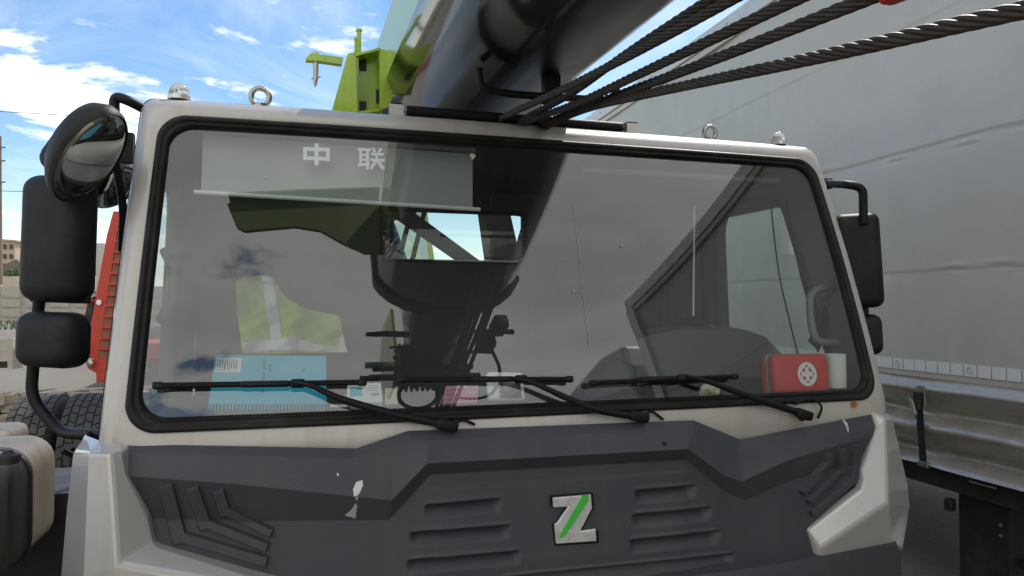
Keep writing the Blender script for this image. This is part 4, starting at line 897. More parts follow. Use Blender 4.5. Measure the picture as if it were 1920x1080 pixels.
# roller blind
blp = [(381, 252), (886, 289), (886, 391), (377, 359)]
bq = MB(); nu, nv = 30, 8
for j in range(nv+1):
    for i in range(nu+1):
        s, t = i/nu, j/nv; x_ = (blp[0][0]*(1-s)+blp[1][0]*s)*(1-t) + (blp[3][0]*(1-s)+blp[2][0]*s)*t; y_ = (blp[0][1]*(1-s)+blp[1][1]*s)*(1-t) + (blp[3][1]*(1-s)+blp[2][1]*s)*t
        bq.v.append(on_glass(x_, y_, 0.055 + 0.002*math.sin(s*9)))
bq.f = [(j*(nu+1)+i, j*(nu+1)+i+1, (j+1)*(nu+1)+i+1, (j+1)*(nu+1)+i) for j in range(nv) for i in range(nu)]
bq2 = [v + Vector((0, 0.002, 0)) for v in bq.v]
blo = bq.build('roller_blind', BLIND, crane, smooth=180)
bb = MB(); bb.tube([on_glass(364 + (900-364)*t/10, 360 + 33*t/10, 0.055) for t in range(11)], 0.007, 8); bb.build('bottom_bar', DEVICE, blo, smooth=60)
bb = MB(); bb.tube([on_glass(375 + 515*t/10, 243 + 37*t/10, 0.06) for t in range(11)], 0.017, 10); bb.build('blind_tube', TRIM, blo, smooth=60)
bb = MB(); bb.tube([on_glass(1090 + 370*t/10, 318 + 21*t/10, 0.10) for t in range(11)], 0.012, 10); bb.build('blind_tube', TRIM, crane, smooth=60)
# grab handle on the right pillar
gh = MB(); XH = XC + H_B - 0.06
gh.tube(fillet([aty(1562, 538, 2.32), aty(1530, 543, 2.30), aty(1518, 556, 2.30), aty(1521, 610, 2.27), aty(1530, 641, 2.25), aty(1572, 643, 2.25)], 0.03, 5), 0.014, 10)
gh.build('grab_handle', TRIM, crane, smooth=60)
gh = MB(); gh.tube(fillet([aty(308, 470, 2.44), aty(322, 500, 2.50), aty(322, 560, 2.50), aty(300, 600, 2.40)], 0.04, 5), 0.014, 10); gh.build('grab_handle', TRIM, crane, smooth=60)
for a in ([(1446, 383), (1450, 430), (1462, 520), (1480, 600), (1497, 668)], [(1474, 376), (1484, 430), (1503, 520), (1522, 590), (1534, 660)]):
    cw = MB(); cw.tube(spline([aty(x, y, 2.46) for x, y in a], 6), 0.0035 if a[0][0] < 1460 else 0.005, 6); cw.build('hanging_wire', BLACK, crane, smooth=60)
sb = MB(); sb.prism([aty(1540, 600, 2.36), aty(1552, 572, 2.36), aty(1556, 612, 2.36), aty(1538, 656, 2.36), aty(1520, 640, 2.36)], (0, 0.02, 0)); sb.build('seat_belt_bundle', LINING_DARK, crane, bevel=0.004)
# white rod hanging inside
wr = MB(); wr.cyl(aty(1302, 385, 2.75), aty(1300, 592, 2.75), 0.0045, 8); wr.build('curtain_rod', DEVICE, crane, smooth=60)
# dark door curtain behind the driver
ct = MB(); rg_ = []
for i in range(40):
    y_ = 3.14 + 0.55*i/39; x_ = XC + 1.16 - 0.03 - 0.016*math.sin(i*1.3)
    rg_.append([Vector((x_, y_, 1.2)), Vector((x_, y_, 2.12))])
ct.loft(rg_, closed=False); ct.build('door_curtain', LINING_DARK, crane, smooth=180)

# --- carrier behind the cab: deck, superstructure, lift cylinder, winch
dk = MB(); dk.box((XC-1.2, 3.9, 0.95), (XC+1.2, 11, 1.12)); dk.build('carrier_deck', CHASSIS, crane)
dk = MB(); dk.box((XC-0.45, 2.6, 0.45), (XC+0.45, 11, 0.9)); dk.build('chassis_frame', CHASSIS, crane)
fw = MB(); fw.prism([aty(708, 380, 4.7), aty(752, 380, 4.7), aty(915, 500, 4.7), aty(880, 500, 4.7)], (0, .12, 0)); fw.build('turret_stay', CHASSIS, crane)
fw = MB(); fw.prism([aty(905, 370, 5.0), aty(950, 370, 5.0), aty(968, 450, 5.0), aty(962, 510, 5.0), aty(925, 510, 5.0)], (0, .2, 0)); fw.build('turret_front', CHASSIS, crane)
fw = MB(); fw.prism([aty(925, 452, 5.1), aty(1015, 452, 5.1), aty(1015, 520, 5.1), aty(925, 520, 5.1)], (0, .2, 0)); fw.build('winch_cover', BRICK, crane)
fw = MB(); fw.tube([aty(985, 360, 4.8), aty(985, 430, 4.8), aty(965, 500, 4.8)], .035, 8); fw.build('winch_pipe', CHASSIS, crane)
for (xa, xb) in ((735, 722), (775, 745), (800, 770)):
    fw = MB(); fw.tube([aty(xa, 380, 5.3), aty(xb, 500, 5.3)], .018, 6); fw.build('guard_rail', CHASSIS, crane)
lc = MB(); lc.cyl((XC-0.10, 4.4, 1.45), (XC-0.10, 6.2, 2.35), 0.13, 20); lco = lc.build('lift_cylinder', BLACK, crane, smooth=40)
lc = MB(); lc.cyl((XC-0.10, 6.2, 2.35), (XC-0.10, 6.6, 2.55), 0.08, 16); lc.build('piston_rod', CHROME, lco, smooth=40)
for s in (-1, 1):
    sp_ = MB(); sp_.prism([(XC+s*0.42, 6.0, 1.12), (XC+s*0.42, 8.6, 1.12), (XC+s*0.42, 9.2, 2.3), (XC+s*0.42, 8.2, 3.0), (XC+s*0.42, 7.3, 2.95), (XC+s*0.42, 6.4, 1.8)], (s*0.05, 0, 0)); sp_.build('turret_plate', GREEN, crane)
oc = MB(); oc.prism([(-0.55, 5.9, 1.2), (-0.55, 7.5, 1.2), (-0.55, 7.5, 2.9), (-0.55, 6.5, 2.9), (-0.55, 5.85, 2.2)], (0.75, 0, 0)); oco = oc.build('operator_cab', WHITEPAINT, crane, bevel=0.03)
m_ = MB(); m_.prism([(-0.48, 5.855, 2.18), (0.13, 5.855, 2.18), (0.13, 6.44, 2.82), (-0.48, 6.44, 2.82)], (0, -0.02, 0.02)); m_.build('operator_window', DARKGLASS, oco)
for xw in (XC-1.0, XC+1.0):
    for yw_ in (3.05,):
        wm = MB(); wm.lathe([(0.30, -.15), (0.47, -.15), (0.52, -.11), (0.52, .11), (0.47, .15), (0.30, .15)], frame((xw, yw_, 0.52), (0, 1, 0), (0, 0, 1)), 32); wo = wm.build('wheel', TYRE, crane, smooth=40)

# ================================================================== SEMI-TRAILER (right)
TA = atz(1400, 8, 4.0); TB = atz(1082, 236, 4.0); TD = (TB - TA).normalized(); TN = Vector((-TD.y, TD.x, 0))     # TN points to the crane side
if TN.x > 0: TN = -TN
def tp(s, z, out=0.0): p = TA + TD*s + TN*out; return Vector((p.x, p.y, z))
def on_trailer(px, py, out=0.0):
    r = ray(px, py); k = (TA + TN*out - CAM).dot(TN) / r.dot(TN); p = CAM + r*k
    return (p - TA).dot(TD), p.z
S0, S1 = -6.36, 5.2
trailer = empty('curtainside_trailer', tp(-2, 0), 'tall grey curtain-sided semi-trailer parked along the right of the crane', 'trailer')
ss_ = np.concatenate([np.arange(S0, -4.0, 0.06), np.arange(-4.0, 0.5, 0.03), np.arange(0.5, S1 + 0.01, 0.12)])
zs = np.unique(np.round(np.concatenate([np.arange(0.72, 1.24, 0.012), np.arange(1.24, 3.86, 0.03), [3.88]] + [np.arange(c - .06, c + .06, 0.006) for c in (1.79, 2.485, 3.2)]), 4))
cm = MB(); ph = rng.uniform(0, 6.28, 12)
def curtain_out(s, z):
    o = 0.010*math.sin(s*1.1 + ph[0]) + 0.006*math.sin(s*2.9 + z*0.8 + ph[1]) + 0.004*math.sin(z*2.1 + s*0.6)
    for zz_, a_ in ((2.485, .005), (1.79, .0035), (3.2, .004)): o += a_*0.5*math.tanh((z - zz_)/0.006)*math.exp(-((z - zz_)/0.05)**2)
    for sv in (-3.05, -1.5, 0.1, 1.7):                       # pillars pressing through and the pleats at the seams
        o += 0.004*math.exp(-((s - sv)/0.05)**2)
        for zz_ in (2.485, 1.79): o -= 0.006*math.exp(-((s - sv - 0.05)/0.035)**2)*math.exp(-((z - zz_)/0.045)**2)
    for (sk, zk, a) in ((-1.97, 1.80, .009), (-2.24, 1.805, .009), (-1.55, 2.45, .008), (-2.05, 2.44, .009), (-1.2, 2.66, .006), (-2.35, 2.47, .008), (-0.95, 2.50, .006)):
        o += 0.38*a*math.exp(-((s - sk)/0.07)**2)*math.sin((z - zk)*110)*math.exp(-((z - zk)/0.03)**2)
    o += 0.0035*math.sin(s*9 + math.sin(z*1.7 + ph[4])*2)*math.exp(-((z - 2.1 - .3*math.sin(s))/0.5)**2)*0.6 + 0.006*math.exp(-((s + 1.0 - (z - 2.4)*0.9)/0.10)**2)*math.exp(-((z - 2.6)/0.5)**2)
    if z < 1.20:                                            # loose hem rolling in waves
        w = min(1.0, (1.20 - z)/0.06); zz_ = z + 0.018*math.sin(s*1.3 + ph[2]) + 0.012*math.sin(s*4.1 + ph[3])
        pinch = 1 - 0.45*math.exp(-((s + 1.755)/0.10)**2)
        o += w*pinch*(0.050*math.sin((1.20 - zz_)*2*math.pi/0.22) + 0.010*math.sin((1.2 - zz_)*2*math.pi/0.105 + 1.0 + s*0.8)) - 0.012*w
    return o
def cloth(zz, name, m_):
    cm = MB()
    for z in zz:
        for s in ss_: cm.v.append(tp(s, z, curtain_out(s, z)))
    k_ = len(ss_); cm.f = [(j*k_+i, j*k_+i+1, (j+1)*k_+i+1, (j+1)*k_+i) for j in range(len(zz)-1) for i in range(k_-1)]
    return cm.build(name, m_, trailer, smooth=180, fixn=False)
curtain = cloth(zs[zs > 1.195], 'curtain', CURTAIN)
cloth(np.append(zs[zs < 1.195], zs[zs > 1.195][0]), 'curtain_hem', HEM)
# roof, rear and front faces, far side
bx = MB(); P = [tp(S0, 0.75), tp(S1, 0.75), tp(S1, 0.75, -2.5), tp(S0, 0.75, -2.5)]; Q = [p + Vector((0, 0, 3.24)) for p in P]
bx.add(P + Q, [(4, 5, 6, 7), (1, 2, 6, 5), (2, 3, 7, 6), (3, 0, 4, 7), (0, 1, 2, 3)]); bx.build('body', WHITEPAINT, trailer)
def trail_box(name, s0, s1, z0, z1, o0, o1, m_, parent=None, bevel=0.0):
    mb = MB(); a = [tp(s0, z0, o0), tp(s1, z0, o0), tp(s1, z0, o1), tp(s0, z0, o1)]; b = [Vector((p.x, p.y, z1)) for p in a]
    mb.add(a + b, [(0, 1, 2, 3), (4, 5, 6, 7), (0, 1, 5, 4), (1, 2, 6, 5), (2, 3, 7, 6), (3, 0, 4, 7)]); return mb.build(name, m_, parent or trailer, bevel=bevel)
rail = trail_box('roof_rail', S0, S1, 3.86, 4.0, 0.035, -0.05, ALU, bevel=0.012)
trail_box('rail_lip', S0, S1, 3.80, 3.852, 0.022, -0.02, CURTAIN, rail)
trail_box('corner_post', S1 - 0.12, S1 + 0.02, 0.9, 3.85, 0.04, -0.2, ALU)
trail_box('corner_post', S0 - 0.02, S0 + 0.12, 0.9, 3.85, 0.04, -0.2, ALU)
for k in range(9): 
    rv = MB(); p = tp(-1.2 + k*0.72, 3.93, 0.036); rv.lathe([(0.012, 0), (0.012, .004), (.006, .006)], frame(p, TD, (0, 0, 1)) if TD.cross(Vector((0,0,1))).dot(TN) > 0 else frame(p, -TD, (0, 0, 1)), 8); rv.build('rivet', STEEL, rail)
# reflective tape: each square a piece
tile_me = None; tl = 0.074; pitch = 0.0815
mk = {3, 9, 15, 21}
s = -3.2; i = 0
sE0 = on_trailer(1652, 676)[0]
while s < 1.0:
    zt = 1.262; c = tp(s, zt, curtain_out(s, zt) + 0.003)
    if tile_me is None:
        mb = MB(); a = TD*tl/2; u_ = Vector((0, 0, 0.031)); n_ = TN*0.002
        me = bpy.data.meshes.new('reflective_tile'); vs = [(sx*a + sz*u_ + k*n_) for k in (0, 1) for sx, sz in ((-1, -1), (1, -1), (1, 1), (-1, 1))]
        me.from_pydata(vs, [], [(0, 1, 2, 3), (4, 5, 6, 7), (0, 1, 5, 4), (1, 2, 6, 5), (2, 3, 7, 6), (3, 0, 4, 7)]); me.materials.append(TAPE); tile_me = me
    o = bpy.data.objects.new('reflective_tile', tile_me); col.objects.link(o); o.parent = trailer; o.location = c - ORIG[trailer]; ORIG[o] = c
    if i % 6 == 2:
        mr_ = MB(); cc = c + TN*0.0035
        mr_.tube([cc + (TD*math.cos(2*math.pi*k/20) + zup*math.sin(2*math.pi*k/20))*0.017 for k in range(21)], 0.0022, 5, caps=False)
        mr_.tube([cc + zup*0.009, cc - zup*0.009], 0.002, 5); mr_.build('tape_mark', TAPE_MARK, o)
    s += pitch; i += 1
# tensioner straps
def strap(s):
    o_ = 0.045
    mb = MB(); rs = []
    for z in np.linspace(1.09, 0.72, 5): oo = 0.030 + (z - 0.72)*0.07; rs.append([tp(s - .024, z, oo + .004), tp(s + .024, z, oo + .004), tp(s + .024, z, oo), tp(s - .024, z, oo)])
    mb.loft(rs, caps=(True, True)); so = mb.build('tension_strap', CHASSIS, trailer)
    trail_box('buckle_plate', s - .028, s + .028, 1.04, 1.155, .012, .045, STEEL, so, 0.004)
    trail_box('buckle_body', s - .018, s + .024, 1.02, 1.12, .045, .075, CHASSIS, so, 0.006)
    lv_ = MB(); lv_.prism([tp(s + .05, 1.09, .06), tp(s + .02, 1.07, .06), tp(s - .01, 1.0, .07), tp(s + .0, 0.98, .07), tp(s + .035, 1.03, .06)], TN*0.02); lv_.build('buckle_lever', STEEL, so, bevel=0.003)
    trail_box('hook_plate', s - .035, s + .035, 0.705, 0.735, .0, .04, STEEL, so, 0.004)
for s in (-5.7, -3.7, -1.757, 0.2, 2.2): strap(s)
# side rail, chassis, landing leg, guard
trail_box('side_rail', S0, S1, 0.60, 0.735, -0.03, -0.10, CHASSIS)
trail_box('chassis_rail', S0, S1, 0.55, 0.95, -0.75, -0.85, CHASSIS); trail_box('chassis_rail', S0, S1, 0.55, 0.95, -1.65, -1.75, CHASSIS)
sL, _ = on_trailer(1797, 950, -0.08); sR, _ = on_trailer(1893, 950, -0.08)
leg_ = trail_box('landing_leg', sR, sL, 0.10, 0.66, -0.08, -0.26, CHASSIS, bevel=0.006)
trail_box('leg_foot', sR - .05, sL + .05, 0.0, 0.10, -0.04, -0.30, CHASSIS, leg_, 0.01)
for (x_, y_) in ((1878, 985), (1878, 1005)):
    s_, z_ = on_trailer(x_, y_, -0.08); b_ = MB(); b_.lathe([(0.009, 0), (0.009, .006), (.004, .008)], frame(tp(s_, z_, -0.079), -TD, zup), 8); b_.build('bolt', STEEL, leg_)
s_a, z_a = on_trailer(1905, 1000, -0.15)
br_ = MB(); br_.tube([tp(sR - 0.02, 0.30, -0.15), tp(sR - 0.55, 0.62, -0.15)], 0.03, 6); br_.build('leg_brace', CHASSIS, leg_)
s_, z_ = on_trailer(1790, 950, -0.05); b_ = MB(); b_.rbox(tp(sL + 0.035, z_, -0.06), (0.05, 0.05, 0.07), 0.015); b_.build('crank_lug', CHASSIS, leg_, smooth=45)
s0_, z0_ = on_trailer(1812, 905, 0.0); s1_, z1_ = on_trailer(1860, 915, 0.0); trail_box('marker_plate', s1_, s0_, z1_ - 0.005, z0_ + 0.01, -0.028, -0.015, ALU)
trail_box('cross_beam', -4.5, -4.4, 0.62, 0.74, -0.1, -2.4, CHASSIS); trail_box('cross_beam', -1.0, -0.9, 0.62, 0.74, -0.1, -2.4, CHASSIS)
for s in (2.3, 3.6):
    for off in (-0.22, -2.28):
        wm = MB(); c = tp(s, 0.5, off); wm.lathe([(0.28, -.17), (0.45, -.17), (0.5, -.12), (0.5, .12), (0.45, .17), (0.28, .17)], frame(c, TD, zup), 32); wm.build('wheel', TYRE, trailer, smooth=40)

# tractor unit in front of the trailer (seen only mirrored in the windscreen)
tr = empty('tractor_truck', tp(2.6 + -11.0, 0, -1.2), 'pale grey tractor truck mirrored small in the windscreen beside the trailer corner', 'truck')
def tbox(name, s0, s1, z0, z1, o0, o1, m_, parent, bevel=0.0): return trail_box(name, 2.6 + s0, 2.6 + s1, z0, z1, o0, o1, m_, parent, bevel)
mb = MB(); prof = [(-9.35, 0.9), (-9.35, 3.55), (-9.9, 3.62), (-10.9, 3.45), (-11.45, 2.5), (-11.6, 1.5), (-11.6, 0.55), (-11.0, 0.55), (-10.9, 0.9)]
mb.prism([tp(2.6 + s, z, 0.0) for s, z in prof], TN*-2.45); tcab = mb.build('cab', TRACTOR, tr, bevel=0.06)
mb = MB(); mb.prism([tp(2.6 + s, z, 0.004) for s, z in ((-10.2, 1.75), (-10.2, 2.5), (-11.15, 2.5), (-11.38, 1.85))], TN*-0.01); mb.build('side_window', DARKGLASS, tcab)
mb = MB(); mb.prism([tp(2.6 + -11.475, 2.42, -.15), tp(2.6 + -11.475, 2.42, -2.3), tp(2.6 + -11.59, 1.62, -2.3), tp(2.6 + -11.59, 1.62, -.15)], -TD*0.02); mb.build('windscreen', DARKGLASS, tcab)
tbox('chassis', -11.2, -7.6, 0.55, 0.85, -.7, -1.75, CHASSIS, tr)
tbox('side_skirt', -9.9, -8.9, 0.35, 0.95, 0.0, -.5, TRACTOR, tr, 0.05)
mb = MB(); mb.rbox(tp(2.6 + -11.35, 2.05, 0.18), (0.16, 0.12, 0.5), 0.04); mb.build('mirror', BLACK, tr, smooth=45)
mb = MB(); mb.tube([tp(2.6 + -11.3, 2.35, 0.0), tp(2.6 + -11.35, 2.35, 0.18), tp(2.6 + -11.35, 2.1, 0.18)], 0.02, 8); mb.build('mirror_arm', BLACK, tr)
for s in (-11.0, -8.1):
    for off in (-.16, -2.25):
        wm = MB(); wm.lathe([(0.28, -.15), (0.46, -.15), (0.51, -.1), (0.51, .1), (0.46, .15), (0.28, .15)], frame(tp(2.6 + s, 0.51, off), TD, zup), 32); wm.build('wheel', TYRE, tr, smooth=40)

# ================================================================== LOOSE THINGS IN THE CAB
def slab(name, quad, thick, m_, label, cat, bevel=0.0, parent=None):
    """a flat thing from four corners (TL, TR, BR, BL)"""
    q = [Vector(p) for p in quad]; n = (q[1]-q[0]).cross(q[3]-q[0]).normalized()
    if n.y > 0: n = -n
    mb = MB(); mb.prism(q, -n*thick); o = mb.build(name, m_, parent, bevel=bevel)
    if parent is None: tag(o, label, cat)
    return o, q, n
def sub_quad(q, n, u0, v0, u1, v1, out=0.0012):
    def P(u, v): return (q[0]*(1-u) + q[1]*u)*(1-v) + (q[3]*(1-u) + q[2]*u)*v + n*out
    return [P(u0, v0), P(u1, v0), P(u1, v1), P(u0, v1)]
def og(px, py, off): return on_glass(px, py, off)
nb = empty('spiral_notebook', og(500, 770, .08), 'blue spiral-bound booklet lying behind the windscreen below the vest', 'booklet')
nbq = [og(404, 666, .27), og(611, 667, .27), og(613, 769, .07), og(389, 769, .07)]
o, q, n = slab('cover', nbq, 0.012, BLUE, None, None, parent=nb)
def pq(name, q, n, u0, v0, u1, v1, m_, parent, out=.0012, th=.0006):
    mb = MB(); mb.prism(sub_quad(q, n, u0, v0, u1, v1, out), -n*th); return mb.build(name, m_, parent)
def tq(name, q, n, poly, m_, parent, out=.0012):
    mb = MB(); pts = [sub_quad(q, n, u, v, u, v, out)[0] for u, v in poly]; mb.add(pts, [tuple(range(len(pts)))]); return mb.build(name, m_, parent, fixn=False)
lb = pq('paper_label', q, n, .015, .06, .235, .34, PAPER, o)
for k in range(9): pq('text_line', q, n, .03 + .02*k, .09, .036 + .02*k, .31 - random.uniform(0, .08), INK, lb, .002, .0003)
for (u_, v0, v1) in ((.425, .08, .30), (.425, .34, .62), (.48, .17, .36), (.48, .40, .44), (.425, .66, .73), (.78, .26, .35)):
    nn_ = int((v1-v0)/0.028)
    for k in range(max(1, nn_)):
        pq('cover_letter', q, n, u_, v0 + k*.028, u_ + .026, v0 + k*.028 + .018, mat('cover_print', (0.03, 0.22, 0.33), .5) if 'cover_print' not in MATS else MATS['cover_print'], o, .0011, .0003)
coil_me = None
for k in range(34):
    u_ = (k+.5)/34; c = sub_quad(q, n, u_, .965, u_, .965, 0.0)[0]
    if coil_me is None:
        mb = MB(); d_ = (q[3]-q[0]).normalized(); mb.tube([d_*0.012*math.cos(a) + n*0.010*math.sin(a) for a in [2*math.pi*i/10 for i in range(11)]], 0.0016, 5, caps=False)
        me = bpy.data.meshes.new('wire_coil'); me.from_pydata(mb.v, [], mb.f); me.materials.append(CHASSIS); coil_me = me
    ob = bpy.data.objects.new('wire_coil', coil_me); col.objects.link(ob); ob.parent = o; ob.location = c - ORIG[o]
# first aid case
fa = empty('first_aid_case', og(1493, 735, .06), 'red zipped first aid case with white cross emblem on the dashboard', 'first aid case')
c = og(1494, 702, .07); M3 = frame((0, 0, 0), (1, -0.10, 0), (0, 0.15, 1)).to_3x3()
wc = 0.215; hc = 0.140
mb = MB(); mb.rbox(c + M3 @ Vector((0, 0, 0.012)), (wc, hc, 0.045), 0.019, M3, 5); mb.build('shell', RED, fa, smooth=60)
mb = MB(); mb.rbox(c + M3 @ Vector((-.006, 0, -.030)), (wc, hc, 0.045), 0.019, M3, 5); mb.build('shell', RED, fa, smooth=60)
mb = MB(); mb.rbox(c + M3 @ Vector((-.003, 0, -.009)), (wc + .006, hc + .006, 0.007), 0.003, M3, 2); mb.build('zip', TRIM, fa, smooth=60)
def fpt(x, y, out): return c + M3 @ Vector((x, y, 0.0346 + out))
ex, ey, er = 0.018, -0.001, 0.040
mb = MB(); mb.add([fpt(ex + er*0.92*math.cos(2*math.pi*k/36), ey + er*1.05*math.sin(2*math.pi*k/36), .0008) for k in range(36)], [tuple(range(36))]); em = mb.build('emblem_disc', PAPER, fa, fixn=False)
rot = R(0)
dia = MB()
for k in range(4):
    a = math.pi/2*k; ca, sa = math.cos(a), math.sin(a)
    def rt(x, y): return fpt(ex + (x*ca - y*sa)*.92, ey + (x*sa + y*ca)*1.05, .0014)
    dia.add([rt(.031, 0), rt(.024, .0085), rt(.024, -.0085)], [(0, 1, 2)]); dia.add([rt(.023, .0065), rt(.0085, .0085), rt(.0065, .023), rt(.0165, .0165)], [(0, 1, 2, 3)])
dia.build('emblem_diamond', RED, em, fixn=False)
# white mug-like paper roll
mb = MB(); p0 = og(1566, 726, .075); mb.lathe([(0.037, 0), (0.038, .004), (0.037, .118), (0.034, .120), (.012, .120), (.011, .05)], Matrix.Translation(p0), 24)
tag(mb.build('paper_roll', PAPER, smooth=40), 'white paper roll standing beside the red first aid case', 'paper roll')
# small white printed box, beige card, dark package
o, q, n = slab('white_box', [og(652, 718, .13), og(714, 718, .14), og(718, 754, .06), og(650, 754, .06)], 0.03, PAPER, 'small white printed box on dashboard next to the blue booklet', 'box', 0.001)
pq('box_print', q, n, .08, .25, .42, .72, BLUE, o)
vs, fs = text_mesh('IsK', 0.02); mt = MB(); M_ = frame(sub_quad(q, n, .80, .62, .8, .62, .0015)[0], q[0]-q[1], q[3]-q[0]); mt.add([M_ @ v for v in vs], fs); mt.build('box_lettering', INK, o, fixn=False)
for k in range(4): pq('text_line', q, n, .55, .15 + .09*k, .9, .165 + .09*k, INK, o)
slab('card', [og(722, 728, .10), og(744, 728, .10), og(746, 757, .06), og(722, 757, .06)], 0.01, BEIGE, 'small beige cardboard piece beside the white printed box', 'card')
o, q, n = slab('dark_package', [og(614, 728, .14), og(652, 728, .14), og(655, 768, .06), og(614, 768, .06)], 0.02, DASH, 'dark package with yellow capital letters beside the blue booklet', 'package')
vs, fs = text_mesh('DIST', 0.022); mt = MB(); M_ = frame(sub_quad(q, n, .56, .42, .56, .42, .0015)[0], q[1]-q[0], q[0]-q[3]); mt.add([M_ @ v for v in vs], fs); mt.build('package_lettering', YELLOW, o, fixn=False)
pq('package_band', q, n, .12, .78, .9, .9, PAPER, o)
# pink patterned card
o, q, n = slab('pink_pouch', [og(836, 724, .12), og(897, 722, .12), og(895, 754, .055), og(829, 756, .055)], 0.006, PINK, 'pink patterned paper pouch on the dashboard left of the white device', 'pouch')
for j in range(3):
    for i in range(8):
        u_, v_ = .07 + .118*i + .05*(j % 2), .16 + .28*j; tq('pattern_motif', q, n, [(u_, v_), (u_ + .04, v_ + .08), (u_ + .02, v_ + .19), (u_ - .02, v_ + .19), (u_ - .04, v_ + .08)], PINK_DARK, o)
# white device
dv = empty('desk_device', og(945, 750, .07), 'white rounded electronic device with dark panel leaning behind the middle wiper', 'device')
a_, b_ = og(910, 699, .10), og(985, 752, .10); c = (a_ + b_)/2; M3 = frame((0, 0, 0), (1, 0.12, -0.06), (0, .35, 1)).to_3x3(); w_ = (b_-a_).x; h_ = a_.z - b_.z
mb = MB(); mb.rbox(c, (w_, h_*1.03, 0.03), 0.012, M3, 4); mb.build('body', DEVICE, dv, smooth=60)
mb = MB(); mb.rbox(c + M3 @ Vector((.008, -.014, .0155)), (w_*.60, h_*.55, 0.004), 0.0015, M3, 2); sc_ = mb.build('screen', SCREEN, dv, smooth=45)
mb = MB(); mb.tube([c + M3 @ Vector((.012 + .013*math.cos(2*math.pi*k/20), -.012 + .013*math.sin(2*math.pi*k/20), .018)) for k in range(21)], .0022, 5, caps=False); mb.build('dial', TRIM, sc_)
for k in range(3): mb = MB(); mb.rbox(c + M3 @ Vector((-.027, -.002 - .012*k, .018)), (.006, .006, .002), .0008, M3, 1); mb.build('key', PAPER, sc_)
# crumpled paper
bm = bmesh.new(); bmesh.ops.create_icosphere(bm, subdivisions=3, radius=1); rr_ = random.Random(5); c = og(1331, 735, .075)
for v in bm.verts: v.co = Vector((v.co.x*.034, v.co.y*.025, v.co.z*.024)) * rr_.uniform(.72, 1.25)
mb = MB(); bm.verts.ensure_lookup_table(); mb.add([v.co + c for v in bm.verts], [[v.index for v in f.verts] for f in bm.faces]); bm.free()
tag(mb.build('crumpled_paper', CREAM), 'crumpled pale yellow paper lying on the dashboard near the right wiper', 'paper')
# cable coil
mb = MB(); pts = []
for k in range(70):
    a = k*0.33; pts.append(og(1225 + 42*math.cos(a) + 8*math.sin(k*.7), 722 + 16*math.sin(a)*.8 - k*.05, .12 + .05*math.sin(a*.9)))
for p in pts: p.z = max(p.z, 1.285)
pts += [og(1190, 690, .25), og(1160, 672, .3), og(1200, 668, .33)]
mb.tube(spline(pts, 3), 0.0032, 6); tag(mb.build('coiled_cable', BLACK, smooth=60), 'thin black cable coiled on the dashboard below the instrument hood', 'cable')
# hi-vis vest draped over the seat back
vest = empty('safety_vest', aty(540, 660, 3.05), 'lime green safety vest with grey bands draped over the left seat', 'vest')
VP = [(443, 526), (470, 519), (502, 514), (512, 521), (530, 552), (556, 570), (590, 583), (637, 592), (642, 620), (648, 645), (652, 662), (560, 662), (455, 666), (449, 620), (444, 575)]
VP = [(p.x, p.y) for p in fillet([Vector((a, b, 0)) for a, b in VP + [VP[0]]], 9, 4)][:-1]
def vest_y(x, y): return 3.03 + 0.016*math.sin(x*.055) + 0.012*math.sin(x*.09 + y*.05) + 0.012*math.sin(y*.07 - x*.02) + 0.005*math.sin(x*.21 - y*.13) + 0.004*math.sin(x*.11 + y*.24) + (0.05 if y < 530 else 0)
def draped(name, poly, m_, parent, off=0.0, step=6):
    bm = bmesh.new(); vs = [bm.verts.new((x, y, 0)) for x, y in poly]; bm.faces.new(vs)
    x0, x1 = min(p[0] for p in poly), max(p[0] for p in poly); y0, y1 = min(p[1] for p in poly), max(p[1] for p in poly)
    for k in range(int(x0)//step, int(x1)//step + 1):
        bmesh.ops.bisect_plane(bm, geom=bm.verts[:] + bm.edges[:] + bm.faces[:], plane_co=(k*step + .01, 0, 0), plane_no=(1, 0, 0))
    for k in range(int(y0)//step, int(y1)//step + 1):
        bmesh.ops.bisect_plane(bm, geom=bm.verts[:] + bm.edges[:] + bm.faces[:], plane_co=(0, k*step + .01, 0), plane_no=(0, 1, 0))
    bm.verts.ensure_lookup_table(); bm.verts.index_update()
    mb = MB(); mb.v = [aty(v.co.x, v.co.y, vest_y(v.co.x, v.co.y) + off) for v in bm.verts]; mb.f = [tuple(v.index for v in f.verts) for f in bm.faces]; bm.free()
    o = mb.build(name, m_, parent, smooth=180, fixn=False); sd = o.modifiers.new('solid', 'SOLIDIFY'); sd.thickness = 0.002; return o
draped('fabric', VP, VEST, vest)
draped('reflective_band', [(490, 518), (501, 514.5), (510, 522), (517, 545), (529, 634), (508, 637), (500, 580)], STRIPE, vest, -.004)
draped('reflective_band', [(456, 642), (508, 636), (556, 630), (560, 657), (508, 659), (457, 662)], STRIPE, vest, -.005)
draped('reflective_band', [(558, 634), (590, 645), (632, 651), (642, 622), (652, 661), (561, 659)], STRIPE, vest, -.0045)

